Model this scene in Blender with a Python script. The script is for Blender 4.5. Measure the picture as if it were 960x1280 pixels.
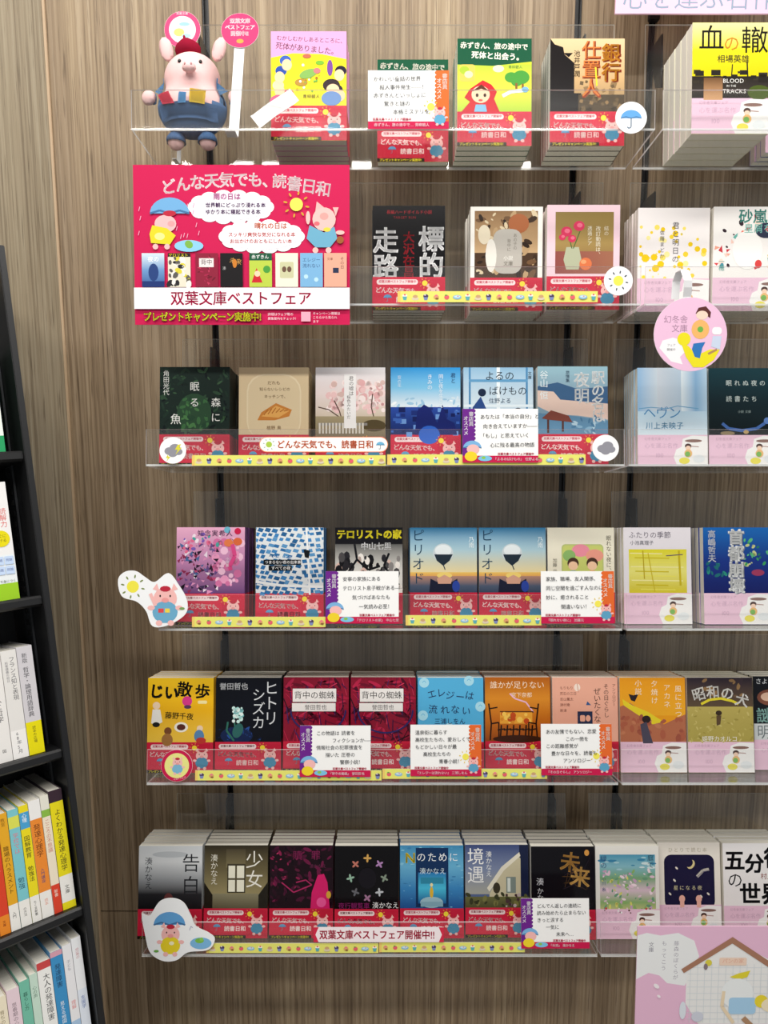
import bpy, bmesh, math, random
from mathutils import Matrix, Vector
for o in list(bpy.data.objects): bpy.data.objects.remove(o)
S = bpy.context.scene
C = S.collection
# ------------------------------------------------------------------ camera, world, lamps, exposure
ZC = 1.45                      # eye height
F = 960.0                      # focal length in pixels of a 960 x 1280 frame
PITCH = math.radians(8.65)
cam = bpy.data.cameras.new('camera'); cam.sensor_fit = 'VERTICAL'; cam.sensor_height = 36; cam.sensor_width = 27
cam.lens = F/1280*36; cam.clip_start = .02
co = bpy.data.objects.new('camera', cam); C.objects.link(co)
co.location = (0, 0, ZC); co.rotation_euler = (math.pi/2-PITCH, 0, 0); S.camera = co
w = bpy.data.worlds.new('store_ambient'); S.world = w; w.use_nodes = True
w.node_tree.nodes['Background'].inputs[0].default_value = (.95, .97, 1, 1)
w.node_tree.nodes['Background'].inputs[1].default_value = .36
S.view_settings.view_transform = 'Standard'; S.view_settings.look = 'None'
S.view_settings.exposure = 0.0; S.view_settings.gamma = 1; S.view_settings.use_curve_mapping = False
def area(name, loc, sx, sy, power, rot=(0, 0, 0), col=(1, .97, .93)):
    l = bpy.data.lights.new(name, 'AREA'); l.shape = 'RECTANGLE'; l.size = sx; l.size_y = sy; l.energy = power; l.color = col
    o = bpy.data.objects.new(name, l); C.objects.link(o); o.location = loc; o.rotation_euler = rot
area('ceiling_lamp_light', (.1, .72, 2.58), 1.9, .09, 20)
area('ceiling_lamp_light', (-.45, -.45, 2.72), 2.4, .14, 46)

# ------------------------------------------------------------------ colours and materials
def lin(h):
    h = h.lstrip('#'); r = []
    for i in (0, 2, 4):
        c = int(h[i:i+2], 16)/255
        r.append(c/12.92 if c <= .04045 else ((c+.055)/1.055)**2.4)
    return (*r, 1)
MATS = {}
def mat(name, col='#808080', rough=.5, spec=.5, coat=0, metal=0):
    k = (name, col, rough)
    if k in MATS: return MATS[k]
    m = bpy.data.materials.new(name); m.use_nodes = True; n = m.node_tree.nodes; L = m.node_tree.links
    b = n['Principled BSDF']; b.inputs['Roughness'].default_value = rough; b.inputs['Metallic'].default_value = metal
    b.inputs['Specular IOR Level'].default_value = spec; b.inputs['Coat Weight'].default_value = coat
    no = n.new('ShaderNodeTexNoise'); no.inputs['Scale'].default_value = 90
    mp = n.new('ShaderNodeMapRange'); mp.inputs[3].default_value = .95; mp.inputs[4].default_value = 1.04
    mx = n.new('ShaderNodeMix'); mx.data_type = 'RGBA'; mx.blend_type = 'MULTIPLY'; mx.inputs[0].default_value = 1
    mx.inputs[6].default_value = lin(col)
    tc = n.new('ShaderNodeTexCoord'); L.new(tc.outputs['Object'], no.inputs['Vector'])
    L.new(no.outputs['Fac'], mp.inputs[0]); L.new(mp.outputs[0], mx.inputs[7]); L.new(mx.outputs[2], b.inputs['Base Color'])
    MATS[k] = m; return m
def print_mat(name, rough, coat):
    m = bpy.data.materials.new(name); m.use_nodes = True; n = m.node_tree.nodes
    a = n.new('ShaderNodeAttribute'); a.attribute_name = 'ink'
    b = n['Principled BSDF']; b.inputs['Roughness'].default_value = rough; b.inputs['Coat Weight'].default_value = coat
    b.inputs['Coat Roughness'].default_value = .12; b.inputs['Specular IOR Level'].default_value = .2
    m.node_tree.links.new(a.outputs['Color'], b.inputs['Base Color']); return m
M_GLOSS = print_mat('glossy_print', .2, 0)
M_MATTE = print_mat('card_print', .65, 0)
def page_mat():
    m = bpy.data.materials.new('page_edges'); m.use_nodes = True; n = m.node_tree.nodes; L = m.node_tree.links
    b = n['Principled BSDF']; b.inputs['Roughness'].default_value = .85
    tc = n.new('ShaderNodeTexCoord'); mp = n.new('ShaderNodeMapping'); mp.inputs['Scale'].default_value = (1, 1500, 1)
    no = n.new('ShaderNodeTexNoise'); no.inputs['Scale'].default_value = 1.2
    rp = n.new('ShaderNodeValToRGB'); rp.color_ramp.elements[0].color = lin('#cdc8b6'); rp.color_ramp.elements[1].color = lin('#f6f3e8')
    rp.color_ramp.elements[0].position = .25; rp.color_ramp.elements[1].position = .6
    L.new(tc.outputs['Object'], mp.inputs[0]); L.new(mp.outputs[0], no.inputs['Vector']); L.new(no.outputs['Fac'], rp.inputs[0]); L.new(rp.outputs[0], b.inputs['Base Color'])
    return m
M_PAGE = page_mat()
def wood_mat(name, dark, mid, light, seed=0., axis=0):
    m = bpy.data.materials.new(name); m.use_nodes = True; n = m.node_tree.nodes; L = m.node_tree.links
    b = n['Principled BSDF']; b.inputs['Roughness'].default_value = .55
    tc = n.new('ShaderNodeTexCoord')
    def streak(sc, zs, det, dist=0.):
        mp = n.new('ShaderNodeMapping'); mp.inputs['Scale'].default_value = (sc, sc*.2, zs); mp.inputs['Location'].default_value = (seed, 0, seed*2)
        no = n.new('ShaderNodeTexNoise'); no.inputs['Scale'].default_value = 1; no.inputs['Detail'].default_value = det
        no.inputs['Distortion'].default_value = dist
        L.new(tc.outputs['Object'], mp.inputs[0]); L.new(mp.outputs[0], no.inputs['Vector']); return no.outputs['Fac']
    def ramp(src, stops):
        r = n.new('ShaderNodeValToRGB'); e = r.color_ramp.elements
        e[0].position, e[0].color = stops[0][0], lin(stops[0][1]); e[1].position, e[1].color = stops[-1][0], lin(stops[-1][1])
        for p, c in stops[1:-1]: x = e.new(p); x.color = lin(c)
        L.new(src, r.inputs[0]); return r.outputs[0]
    broad = ramp(streak(16, .55, 3, .4), [(.3, dark), (.5, mid), (.72, light)])
    fine = ramp(streak(230, 2.2, 3), [(.3, '#a89c8e'), (.5, '#e2dcd2'), (.66, '#ffffff')])
    pore = ramp(streak(520, 14, 2), [(.30, '#8a7a68'), (.42, '#ffffff')])
    def mul(a, c, f):
        x = n.new('ShaderNodeMix'); x.data_type = 'RGBA'; x.blend_type = 'MULTIPLY'; x.inputs[0].default_value = f
        L.new(a, x.inputs[6]); L.new(c, x.inputs[7]); return x.outputs[2]
    L.new(mul(mul(broad, fine, .85), pore, .6), b.inputs['Base Color'])
    bp = n.new('ShaderNodeBump'); bp.inputs['Strength'].default_value = .12; bp.inputs['Distance'].default_value = .001
    L.new(fine, bp.inputs['Height']); L.new(bp.outputs[0], b.inputs['Normal']); return m
M_WOOD = wood_mat('oak_laminate', '#95826a', '#a49076', '#b6a284')
M_WOODL = wood_mat('cool_lit_oak_laminate', '#958a74', '#a2967f', '#b0a58d', 3.7)  # oak laminate greyed to paint in the cooler light on the side wall
M_BLACK = mat('black_metal', '#0c0c0e', .4)
def acrylic(name, edge):
    m = bpy.data.materials.new(name); m.use_nodes = True; n = m.node_tree.nodes; L = m.node_tree.links
    for x in list(n):
        if x.type != 'OUTPUT_MATERIAL': n.remove(x)
    out = n['Material Output']
    t = n.new('ShaderNodeBsdfTransparent'); t.inputs[0].default_value = (.985, .99, .985, 1)
    g = n.new('ShaderNodeBsdfGlossy'); g.inputs['Roughness'].default_value = .03
    lw = n.new('ShaderNodeLayerWeight'); lw.inputs[0].default_value = .5
    pw = n.new('ShaderNodeMath'); pw.operation = 'POWER'; pw.inputs[1].default_value = 5; L.new(lw.outputs['Facing'], pw.inputs[0])
    fr = n.new('ShaderNodeMath'); fr.operation = 'MULTIPLY_ADD'; fr.inputs[1].default_value = .9; fr.inputs[2].default_value = .035; L.new(pw.outputs[0], fr.inputs[0])
    mx = n.new('ShaderNodeMixShader'); L.new(fr.outputs[0], mx.inputs[0]); L.new(t.outputs[0], mx.inputs[1]); L.new(g.outputs[0], mx.inputs[2])
    # dust film on faces; white on cut edges paints in their bright glints
    d = n.new('ShaderNodeBsdfDiffuse'); d.inputs[0].default_value = (.9, .92, .92, 1)
    no = n.new('ShaderNodeTexNoise'); no.inputs['Scale'].default_value = 9
    mr = n.new('ShaderNodeMapRange'); mr.inputs[1].default_value = .3; mr.inputs[2].default_value = .7
    mr.inputs[3].default_value = .45 if edge else .004; mr.inputs[4].default_value = .65 if edge else .012
    L.new(no.outputs['Fac'], mr.inputs[0])
    m2 = n.new('ShaderNodeMixShader'); L.new(mr.outputs[0], m2.inputs[0]); L.new(mx.outputs[0], m2.inputs[1]); L.new(d.outputs[0], m2.inputs[2])
    L.new(m2.outputs[0], out.inputs[0]); return m
M_ACR = acrylic('clear_acrylic', False); M_ACRE = acrylic('acrylic_glint_edge', True)

# ------------------------------------------------------------------ object helpers
def mesh_obj(name, verts, faces, mats, parent=None, idx=None, smooth=False):
    me = bpy.data.meshes.new(name); me.from_pydata(verts, [], faces)
    for m in (mats if isinstance(mats, list) else [mats]): me.materials.append(m)
    if idx: me.polygons.foreach_set('material_index', idx)
    if smooth: me.polygons.foreach_set('use_smooth', [True]*len(faces))
    me.update(); o = bpy.data.objects.new(name, me); C.objects.link(o); o.parent = parent; return o
def bm_obj(name, bm, m, parent=None, smooth=False):
    bmesh.ops.recalc_face_normals(bm, faces=bm.faces)
    me = bpy.data.meshes.new(name); bm.to_mesh(me); bm.free(); me.materials.append(m)
    if smooth: me.polygons.foreach_set('use_smooth', [True]*len(me.polygons))
    o = bpy.data.objects.new(name, me); C.objects.link(o); o.parent = parent; return o
def box_vf(x0, x1, y0, y1, z0, z1):
    v = [(x, y, z) for z in (z0, z1) for y in (y0, y1) for x in (x0, x1)]
    return v, [(0, 2, 3, 1), (4, 5, 7, 6), (0, 1, 5, 4), (2, 6, 7, 3), (0, 4, 6, 2), (1, 3, 7, 5)]
def boxes(name, bl, m, parent=None, bevel=0):
    bm = bmesh.new()
    for b in bl:
        v, f = box_vf(*b); vs = [bm.verts.new(p) for p in v]
        for q in f: bm.faces.new([vs[i] for i in q])
    if bevel: bmesh.ops.bevel(bm, geom=list(bm.edges), offset=bevel, segments=2, affect='EDGES')
    return bm_obj(name, bm, m, parent)
def empty(name, mw, label=None, cat=None, group=None):
    o = bpy.data.objects.new(name, None); o.empty_display_size = .02; C.objects.link(o); o.matrix_world = mw
    return tag(o, label, cat, group)
def tag(o, label=None, cat=None, group=None, kind=None):
    if label: o['label'] = label
    if cat: o['category'] = cat
    if group: o['group'] = group
    if kind: o['kind'] = kind
    return o
def extrude_outline(name, pts, y0, y1, m, parent=None):
    """outline in the x-z plane, thickness from y0 to y1"""
    n = len(pts); v = [(x, y0, z) for x, z in pts]+[(x, y1, z) for x, z in pts]
    f = [tuple(range(n)), tuple(range(2*n-1, n-1, -1))]+[(i, (i+1) % n, (i+1) % n+n, i+n) for i in range(n)]
    bm = bmesh.new(); vs = [bm.verts.new(p) for p in v]
    for q in f: bm.faces.new([vs[i] for i in q])
    return bm_obj(name, bm, m, parent)

# ------------------------------------------------------------------ from photograph pixels to rays in the place
cP, sP = math.cos(PITCH), math.sin(PITCH)
CAM = Vector((0, 0, ZC))
def ray(px, py):
    x, y = (px-480)/F, (py-640)/F
    return Vector((x, cP-y*sP, -sP-y*cP))
def at(px, py, Y):
    d = ray(px, py); return CAM+d*(Y/d.y)
def hit(mw, px, py, yl=0.):
    """local coordinates of the pixel's ray on the plane y = yl of a frame"""
    inv = mw.inverted(); o = inv@CAM; d = inv.to_3x3()@ray(px, py); t = (yl-o.y)/d.y
    p = o+d*t; return p.x, p.z
def depth(p):
    d = p-CAM; return d.y*cP-d.z*sP

# ------------------------------------------------------------------ flat print: layered ink on a face
GL = {}
def glyph(ch, off=0):
    k = ch
    if k in GL: return GL[k]
    c = bpy.data.curves.new('glyph', 'FONT'); c.body = ch; c.resolution_u = 2
    o = bpy.data.objects.new('glyph', c); C.objects.link(o); bpy.context.view_layer.update()
    e = o.evaluated_get(bpy.context.evaluated_depsgraph_get()); m = e.to_mesh()
    v = [(p.co.x, p.co.y) for p in m.vertices]; f = [tuple(q.vertices) for q in m.polygons]
    e.to_mesh_clear(); bpy.data.objects.remove(o); bpy.data.curves.remove(c)
    if ord(ch) < 0x2000:
        adv = (max(p[0] for p in v)+.07) if v else .3
    else: adv = 1.
    GL[k] = (v, f, adv); return GL[k]
class Art:
    """units of mm, origin top left, v downwards"""
    def __init__(s, W, H): s.W, s.H, s.V, s.Fc, s.K, s.lay = W, H, [], [], [], 0
    def poly(s, pts, col, cols=None, same=False):
        if not same: s.lay += 1
        b = len(s.V); s.V += [(u, v, s.lay) for u, v in pts]; s.Fc.append(tuple(range(b, b+len(pts))))
        s.K += [lin(c) for c in cols] if cols else [lin(col)]*len(pts)
    def r(s, x, y, w, h, c, **k): s.poly([(x, y), (x, y+h), (x+w, y+h), (x+w, y)], c, **k)
    def g(s, x, y, w, h, *cs):
        n = len(cs)-1
        for i in range(n):
            y0, y1 = y+h*i/n, y+h*(i+1)/n
            s.poly([(x, y0), (x, y1), (x+w, y1), (x+w, y0)], None, [cs[i], cs[i+1], cs[i+1], cs[i]], same=i > 0)
    def gh(s, x, y, w, h, a, b): s.poly([(x, y), (x, y+h), (x+w, y+h), (x+w, y)], None, [a, a, b, b])
    def e(s, cx, cy, rx, ry=None, c='#000000', n=18, rot=0, same=False):
        ry = ry or rx; q, w = math.cos(rot), math.sin(rot); p = []
        for i in range(n):
            t = -2*math.pi*i/n; a, b = rx*math.cos(t), ry*math.sin(t); p.append((cx+a*q-b*w, cy+a*w+b*q))
        s.poly(p, c, same=same)
    def rr(s, x, y, w, h, c, rad=2):
        p = []
        for cx, cy, a in ((x+rad, y+rad, -90), (x+rad, y+h-rad, 180), (x+w-rad, y+h-rad, 90), (x+w-rad, y+rad, 0)):
            for i in range(5): t = math.radians(a-i*22.5); p.append((cx+rad*math.cos(t), cy+rad*math.sin(t)))
        s.poly(p, c)
    def l(s, pts, wd, c, closed=False):
        s.lay += 1
        if closed: pts = list(pts)+[pts[0]]
        for (x0, y0), (x1, y1) in zip(pts, pts[1:]):
            d = math.hypot(x1-x0, y1-y0) or 1; nx, ny = -(y1-y0)/d*wd/2, (x1-x0)/d*wd/2
            s.poly([(x0+nx, y0+ny), (x1+nx, y1+ny), (x1-nx, y1-ny), (x0-nx, y0-ny)], c, same=True)
    def sc(s, n, x, y, w, h, cols, r0, r1, seed=1, asp=1., rot=None, kind='e'):
        R = random.Random(seed); base = s.lay
        for i in range(n):
            s.lay = base+1+i % 5; q = R.uniform(r0, r1); a = rot if rot is not None else R.uniform(0, 3)
            cx, cy = x+R.random()*w, y+R.random()*h
            cx, cy = min(max(cx, q*.9), s.W-q*.9), min(max(cy, q*.9), s.H-q*.9)
            c = R.choice(cols)
            if kind == 'e': s.e(cx, cy, q, q*asp, c, n=8, rot=a, same=True)
            else:
                ca, sa = math.cos(a), math.sin(a)
                k = 4 if kind == 'r' else 3
                p = [(q*math.cos(-t), q*asp*math.sin(-t)) for t in [math.pi/4+2*math.pi*j/k for j in range(k)]]
                s.poly([(cx+u*ca-v*sa, cy+u*sa+v*ca) for u, v in p], c, same=True)
        s.lay = base+6
    def t(s, txt, x, y, size, c, bold=.012, vert=False, sp=1., rot=0., align='l', sx=1.):
        """x, y = top left of the first cell"""
        s.lay += 1; k = lin(c)
        if align != 'l' and not vert:
            tot = sum(glyph(ch, bold)[2] for ch in txt if ch != ' ')*size*sp*sx+txt.count(' ')*.4*size
            x -= tot/2 if align == 'c' else tot
        q, w = math.cos(rot), math.sin(rot); a = 0.
        for ch in txt:
            if ch == ' ': a += .4*size; continue
            V, Fq, adv = glyph(ch, bold); b = len(s.V)
            sh = [(0, 0)] if bold < .015 else [(bold*p, bold*q_) for p, q_ in ((-.7, -.7), (.7, -.7), (.7, .7), (-.7, .7))]
            for gx, gy in [(p+ox, q_+oy) for ox, oy in sh for p, q_ in V]:
                if vert:
                    if ch in 'ー―—…(（)）「」『』': u, v = .88-gy+.0, gx; u -= .0
                    elif ch in '、。': u, v = gx+.6, .3-gy-.0
                    else: u, v = gx, .88-gy
                    u, v = u*size*sx, v*size+a
                else: u, v = gx*size*sx+a, (.88-gy)*size
                s.V.append((x+u*q-v*w, y+u*w+v*q, s.lay)); s.K.append(k)
            s.Fc += [tuple(i+b+j*len(V) for i in f) for j in range(len(sh)) for f in Fq]
            a += size*sp if vert else adv*size*sp*sx
    def v(s, txt, x, y, size, c, **k): s.t(txt, x, y, size, c, vert=True, **k)
    def mesh(s, name, m=None, step=2e-5):
        me = bpy.data.meshes.new(name)
        me.from_pydata([(u/1000, -l*step, (s.H-v)/1000) for u, v, l in s.V], [], s.Fc)
        a = me.attributes.new('ink', 'FLOAT_COLOR', 'POINT'); a.data.foreach_set('color', [q for k in s.K for q in k])
        me.materials.append(m or M_GLOSS); me.update(); return me
def art_obj(name, art, parent, loc=(0, 0, 0), m=None):
    me = art if isinstance(art, bpy.types.Mesh) else art.mesh(name, m)
    o = bpy.data.objects.new(name, me); C.objects.link(o); o.parent = parent; o.location = loc; return o

def pig(a, x, y, s, body='#5f9fc4', hat='#b8263c', face='#f0b8b4'):
    """a plain little pig in clothes, s = height"""
    for d in (-1, 1): a.poly([(x+d*.13*s, y-.30*s), (x+d*.20*s, y-.5*s), (x+d*.30*s, y-.36*s)][::(1 if d < 0 else -1)], face)
    a.e(x, y-.14*s, .28*s, .26*s, face); a.e(x, y+.18*s, .30*s, .26*s, body)
    for d in (-1, 1):
        a.e(x+d*.33*s, y+.08*s, .09*s, .06*s, face, n=8); a.e(x+d*.14*s, y+.44*s, .08*s, .07*s, face, n=8)
        a.e(x+d*.12*s, y-.2*s, .022*s, .03*s, '#222222', n=6)
    a.e(x, y-.10*s, .09*s, .06*s, '#e59a98', n=10); a.e(x, y-.37*s, .13*s, .07*s, hat, n=10)
def sun(a, x, y, r, col='#f2e24a', rays='#8d8a3c'):
    a.e(x, y, r, r, col)
    for i in range(8):
        t = i*math.pi/4+.2; a.e(x+1.7*r*math.cos(t), y+1.7*r*math.sin(t), .32*r, .14*r, rays, n=8, rot=t)
def brolly(a, x, y, r, c='#6aa7d8'):
    a.poly([(x+r*math.cos(t), y-r*.8*math.sin(t)) for t in [math.pi*i/14 for i in range(15)]], c)
    a.l([(x-r, y), (x-r*.5, y-r*.15), (x, y), (x+r*.5, y-r*.15), (x+r, y)], r*.1, '#3f6f9c')
    a.l([(x, y), (x, y+r*.8), (x-r*.2, y+r*.95), (x-r*.38, y+r*.8)], r*.12, '#6b7d8f')

# ------------------------------------------------------------------ the setting
WY = 1.30
cx_ = at(84, 480, WY).x      # corner between the two walls
def x_at(px, py): return at(px, py, WY).x
stand = [(x_at(253, 0)+x_at(291, 1010))/2, (x_at(722, 0)+x_at(690, 1010))/2, (x_at(812, 100)+x_at(769, 1000))/2]
stand.append(stand[2]+stand[1]-stand[0])
WR = 1.35
fl = tag(mesh_obj('floor', *box_vf(-2.2, WR, -1.6, WY+.1, -.05, 0), mat('floor_tile', '#a39c92', .4)), kind='structure')
cl = tag(mesh_obj('ceiling', *box_vf(-2.2, WR, -1.6, WY+.1, 2.75, 2.8), mat('ceiling_board', '#e6e4df', .8)), kind='structure')
wb = tag(boxes('wall_back', [(cx_, WR, WY+.02, WY+.05, 0, 2.75)], mat('dark_backing', '#141312', .7)), kind='structure')
edges = [cx_]+stand+[WR]
for i in range(len(edges)-1):
    a0 = edges[i]+(.0055 if i else 0); a1 = edges[i+1]-(.0055 if i < len(edges)-2 else 0)
    boxes('wall_panel', [(a0, a1, WY, WY+.02, .502, 2.75)], M_WOOD, wb, .0008)
boxes('wall_panel', [(cx_, WR, WY, WY+.02, 0, .50)], M_WOOD, wb, .0008)
for i, x in enumerate(stand):          # slotted black standards let into the joints
    bl = [(x-.0054, x-.003, WY+.004, WY+.019, .51, 2.7), (x+.003, x+.0054, WY+.004, WY+.019, .51, 2.7), (x-.003, x+.003, WY+.012, WY+.019, .51, 2.7)]
    tag(boxes('trim_%d' % (i+1), bl, M_BLACK), kind='structure')
ud = Vector((math.sin(math.radians(50)), math.cos(math.radians(50)), 0)); nd = Vector((-ud.y, ud.x, 0))   # along / into the side wall
M = Matrix.Translation((cx_, WY, 0))@Matrix(((ud.x, nd.x, 0), (ud.y, nd.y, 0), (0, 0, 1))).to_4x4()
wl = boxes('wall_left', [(-1.5, .0, .0, .04, 0, 2.75)], M_WOODL); wl.matrix_world = M; tag(wl, kind='structure')
eb = boxes('trim_9', [(-.0022, .0022, -.0022, .0022, 0, 2.75)], mat('edge_band', '#c2a888', .5), bevel=.0006); eb.matrix_world = Matrix.Translation((cx_, WY-.0021, 0)); tag(eb, kind='structure')

# ------------------------------------------------------------------ acrylic shelves
TILTS = [7, 6, 10, 11, 12, 12]; YL = 1.10; TD = .125; LIP = .05; TH = .003
HS = [.355, .126, -.098, -.342, -.586, -.877]
ROWM = [Matrix.Translation((0, YL, ZC+h))@Matrix.Rotation(-math.radians(a), 4, 'X') for h, a in zip(HS, TILTS)]
ORD = ['top', 'second', 'third', 'fourth', 'fifth', 'lowest']
def slab(name, x0, x1, y0, y1, z0, z1, parent, thin):
    """thin = axis of the sheet's thickness; its cut edges carry the glint-whitened material"""
    v, f = box_vf(x0, x1, y0, y1, z0, z1); ax = [2, 2, 1, 1, 0, 0]
    return mesh_obj(name, v, f, [M_ACR, M_ACRE], parent, [0 if q == thin else 1 for q in ax])
def shelf(row, x0, x1, side):
    mw = ROWM[row]
    t = empty('acrylic_shelf', mw@Matrix.Translation((x0, 0, 0)), 'clear acrylic wall shelf, %s of the %s' % (ORD[row], side), 'shelf', 'clear acrylic wall shelves')
    w_ = x1-x0
    slab('back_panel', .018, w_-.018, TD, TD+TH, -TH, .212, t, 1)
    slab('base_panel', 0, w_, 0, TD-.0002, -TH, 0, t, 2)
    slab('front_lip', 0, w_, -TH-.0002, -.0002, -TH, LIP, t, 1)
    for sx in stand:
        lx = sx-x0
        if .02 < lx < w_-.02:
            inv = (mw@Matrix.Translation((x0, 0, 0))).inverted()
            bm = bmesh.new()       # hooked plate from the sheet into the standard
            yz = [(TD+TH+.0003, .12), (TD+TH+.0003, .20)]
            q = [mw@Vector((0, y, z)) for y, z in yz]
            pts = [q[0], q[1], Vector((0, WY+.011, q[1].z-.004)), Vector((0, WY+.011, q[1].z-.03)), Vector((0, WY-.012, q[1].z-.034)), Vector((0, WY-.03, q[0].z+.01))]
            vs = []
            for dx in (-.0012, .0012): vs.append([bm.verts.new(inv@Vector((sx+dx, p.y, p.z))) for p in pts])
            bm.faces.new(vs[0]); bm.faces.new(vs[1][::-1])
            for i in range(6): bm.faces.new([vs[0][i], vs[1][i], vs[1][(i+1) % 6], vs[0][(i+1) % 6]])
            bm_obj('bracket', bm, M_BLACK, t)
    return t
LX = [(165, 818, 160), (170, 800, 382), (183, 780, 586), (199, 777, 785), (184, 772, 978), (178, 746, 1190)]
RX = [(828, 160), (790, 382), (786, 586), (783, 785), (777, 978), (750, 1190)]
SX = []
for i in range(6):
    l, r_, y = LX[i]; x0 = hit(ROWM[i], l, y)[0]; x1 = hit(ROWM[i], r_, y)[0]; SX.append((x0, x1))
    shelf(i, x0, x1, 'red-banded display')
    xr = max(hit(ROWM[i], RX[i][0], RX[i][1])[0], x1+.006)
    shelf(i, xr, xr+.42, 'pink-banded display')

# ------------------------------------------------------------------ cover designs (105 x 150 mm, the band hides everything below 102)
BW, BH, BAND = .105, .150, .048
COV = {}
def cover(key, spine, desc, short):
    def deco(fn): COV[key] = (fn, spine, desc, short); return fn
    return deco
def A(bg): a = Art(105, 150); a.r(0, 0, 105, 150, bg); return a

@cover('mukashi', '#d98fc0', 'pink sky and yellow meadow full of people', 'pink and yellow folk tale')
def _():
    a = A('#f0e42a'); a.poly([(0, 0), (0, 36), (30, 30), (70, 31), (105, 38), (105, 0)], '#e6a3cf')
    a.t('むかしむかしあるところに、', 8, 5, 7.4, '#3a2530', rot=.05); a.t('死体がありました。', 7, 14, 10.2, '#2a1a24', rot=.1, sp=.95)
    for x, y, c in ((20, 40, '#3d62b8'), (14, 54, '#2a4fa6'), (10, 74, '#f2c9a8'), (24, 86, '#d04a5c'), (97, 54, '#222233'), (92, 80, '#2a2030')):
        a.e(x, y, 8, 7, c)
    for x, y in ((22, 46), (12, 63), (12, 82), (95, 60), (86, 84), (96, 88)): a.e(x, y, 7, 8, '#f4cba6')
    a.e(84, 74, 12, 9, '#33262c'); a.e(86, 80, 9, 8, '#f4cba6'); a.e(84, 92, 14, 10, '#6d8fc4'); a.e(10, 96, 12, 9, '#cf5a84')
    a.e(82, 50, 4, 11, '#7b4a9c'); a.e(68, 43, 6, 3, '#79b83a'); a.e(50, 34, 6, 3, '#c06a50')
    a.e(52, 58, 13, 6, '#83b15a', rot=-.3); a.e(64, 54, 5, 4, '#c97b7b'); a.e(42, 70, 9, 5, '#b38a3a'); a.sc(14, 30, 45, 40, 40, ['#c8b020', '#a8742a', '#6fae4a', '#ffffff'], .8, 2, 3)
    a.t('青柳碧人', 44, 86, 6, '#5a4a20'); return a
@cover('akazukin', '#1d5a34', 'dark green title above a red-hooded girl', 'red-hooded girl')
def _():
    a = A('#c9d83a'); a.g(0, 36, 105, 70, '#b7d040', '#e2e24a', '#9fc63c'); a.poly([(0, 0), (0, 36), (50, 38), (105, 32), (105, 0)], '#17553a')
    a.t('赤ずきん、旅の途中で', 4, 4, 9.6, '#f6f3e4', rot=.03, bold=.03); a.t('死体と出会う。', 20, 17, 10.6, '#f6f3e4', rot=.05, bold=.03)
    a.t('青柳碧人', 72, 37, 5, '#3b6a3a'); a.rr(3, 36, 22, 24, '#e8c45a', 4); a.e(10, 44, 7, 6, '#a8c43c'); a.e(16, 50, 6, 5, '#f2d8b0'); a.e(58, 42, 8, 5, '#f4ecc0')
    for x, y, q in ((76, 54, 9), (90, 54, 12), (84, 60, 8)): a.e(x, y, q, q*.8, '#4a9a3e')
    a.r(82, 62, 3, 8, '#8a5a30'); a.r(91, 63, 3, 8, '#8a5a30')
    a.l([(64, 80), (76, 74), (96, 72)], 5, '#eef3f2'); a.e(96, 71, 5, 4, '#7ab0d0')
    a.poly([(36, 58), (18, 70), (10, 82), (18, 88), (6, 102), (60, 102), (52, 84), (56, 74), (48, 64)], '#c8242e')
    a.e(33, 78, 13, 12, '#f7cfae'); a.poly([(20, 74), (34, 64), (46, 74), (34, 70)], '#5a3020'); a.e(28, 79, 2, 2.6, '#3b2418'); a.e(39, 79, 2, 2.6, '#3b2418'); a.e(33, 86, 3, 1.5, '#d0504a')
    a.poly([(26, 92), (24, 102), (42, 102), (40, 92)], '#7fb6d8'); return a
@cover('ginko', '#33291f', 'tan cover with black skyline silhouette and red gold title', 'tan skyline')
def _():
    a = A('#d8bd94'); a.g(0, 0, 105, 110, '#e0c69a', '#cba877', '#8a6f50'); a.poly([(0, 0), (0, 102), (44, 102), (44, 76), (34, 76), (34, 34), (20, 22), (18, 12), (6, 8)], '#171314')
    a.poly([(18, 20), (32, 20), (26, 26)], '#171314'); a.r(40, 78, 65, 24, '#4f4231'); a.sc(26, 44, 60, 58, 40, ['#6a583f', '#8f7450', '#3a3024'], 2, 6, 5, kind='r')
    a.v('銀行', 74, 7, 27, '#8c3a22', bold=.05); a.v('銀行', 72, 6, 27, '#d9902e', bold=.02); a.v('仕置人', 45, 3, 27, '#a3432a', bold=.05, sp=.98); a.v('仕置人', 44, 2, 27, '#cf7a3c', bold=.01, sp=.98)
    a.l([(64, 40), (66, 66)], 2, '#f0e23c'); a.v('池井戸潤', 33, 16, 9.4, '#2a2119'); return a
@cover('hyoteki', '#101012', 'black cover with huge white characters', 'black with white characters')
def _():
    a = A('#0e0d10'); a.v('標的', 66, 28, 38, '#f0f0f0', bold=.03); a.v('走路', 0, 30, 38, '#f0f0f0', bold=.03)
    a.v('大沢在昌', 44, 36, 17, '#a0222c', bold=.02); a.t('長編ハードボイルド小説', 20, 6, 6, '#b02a34'); a.t('TARGET RUN', 30, 14, 5, '#8c2028'); return a
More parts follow.
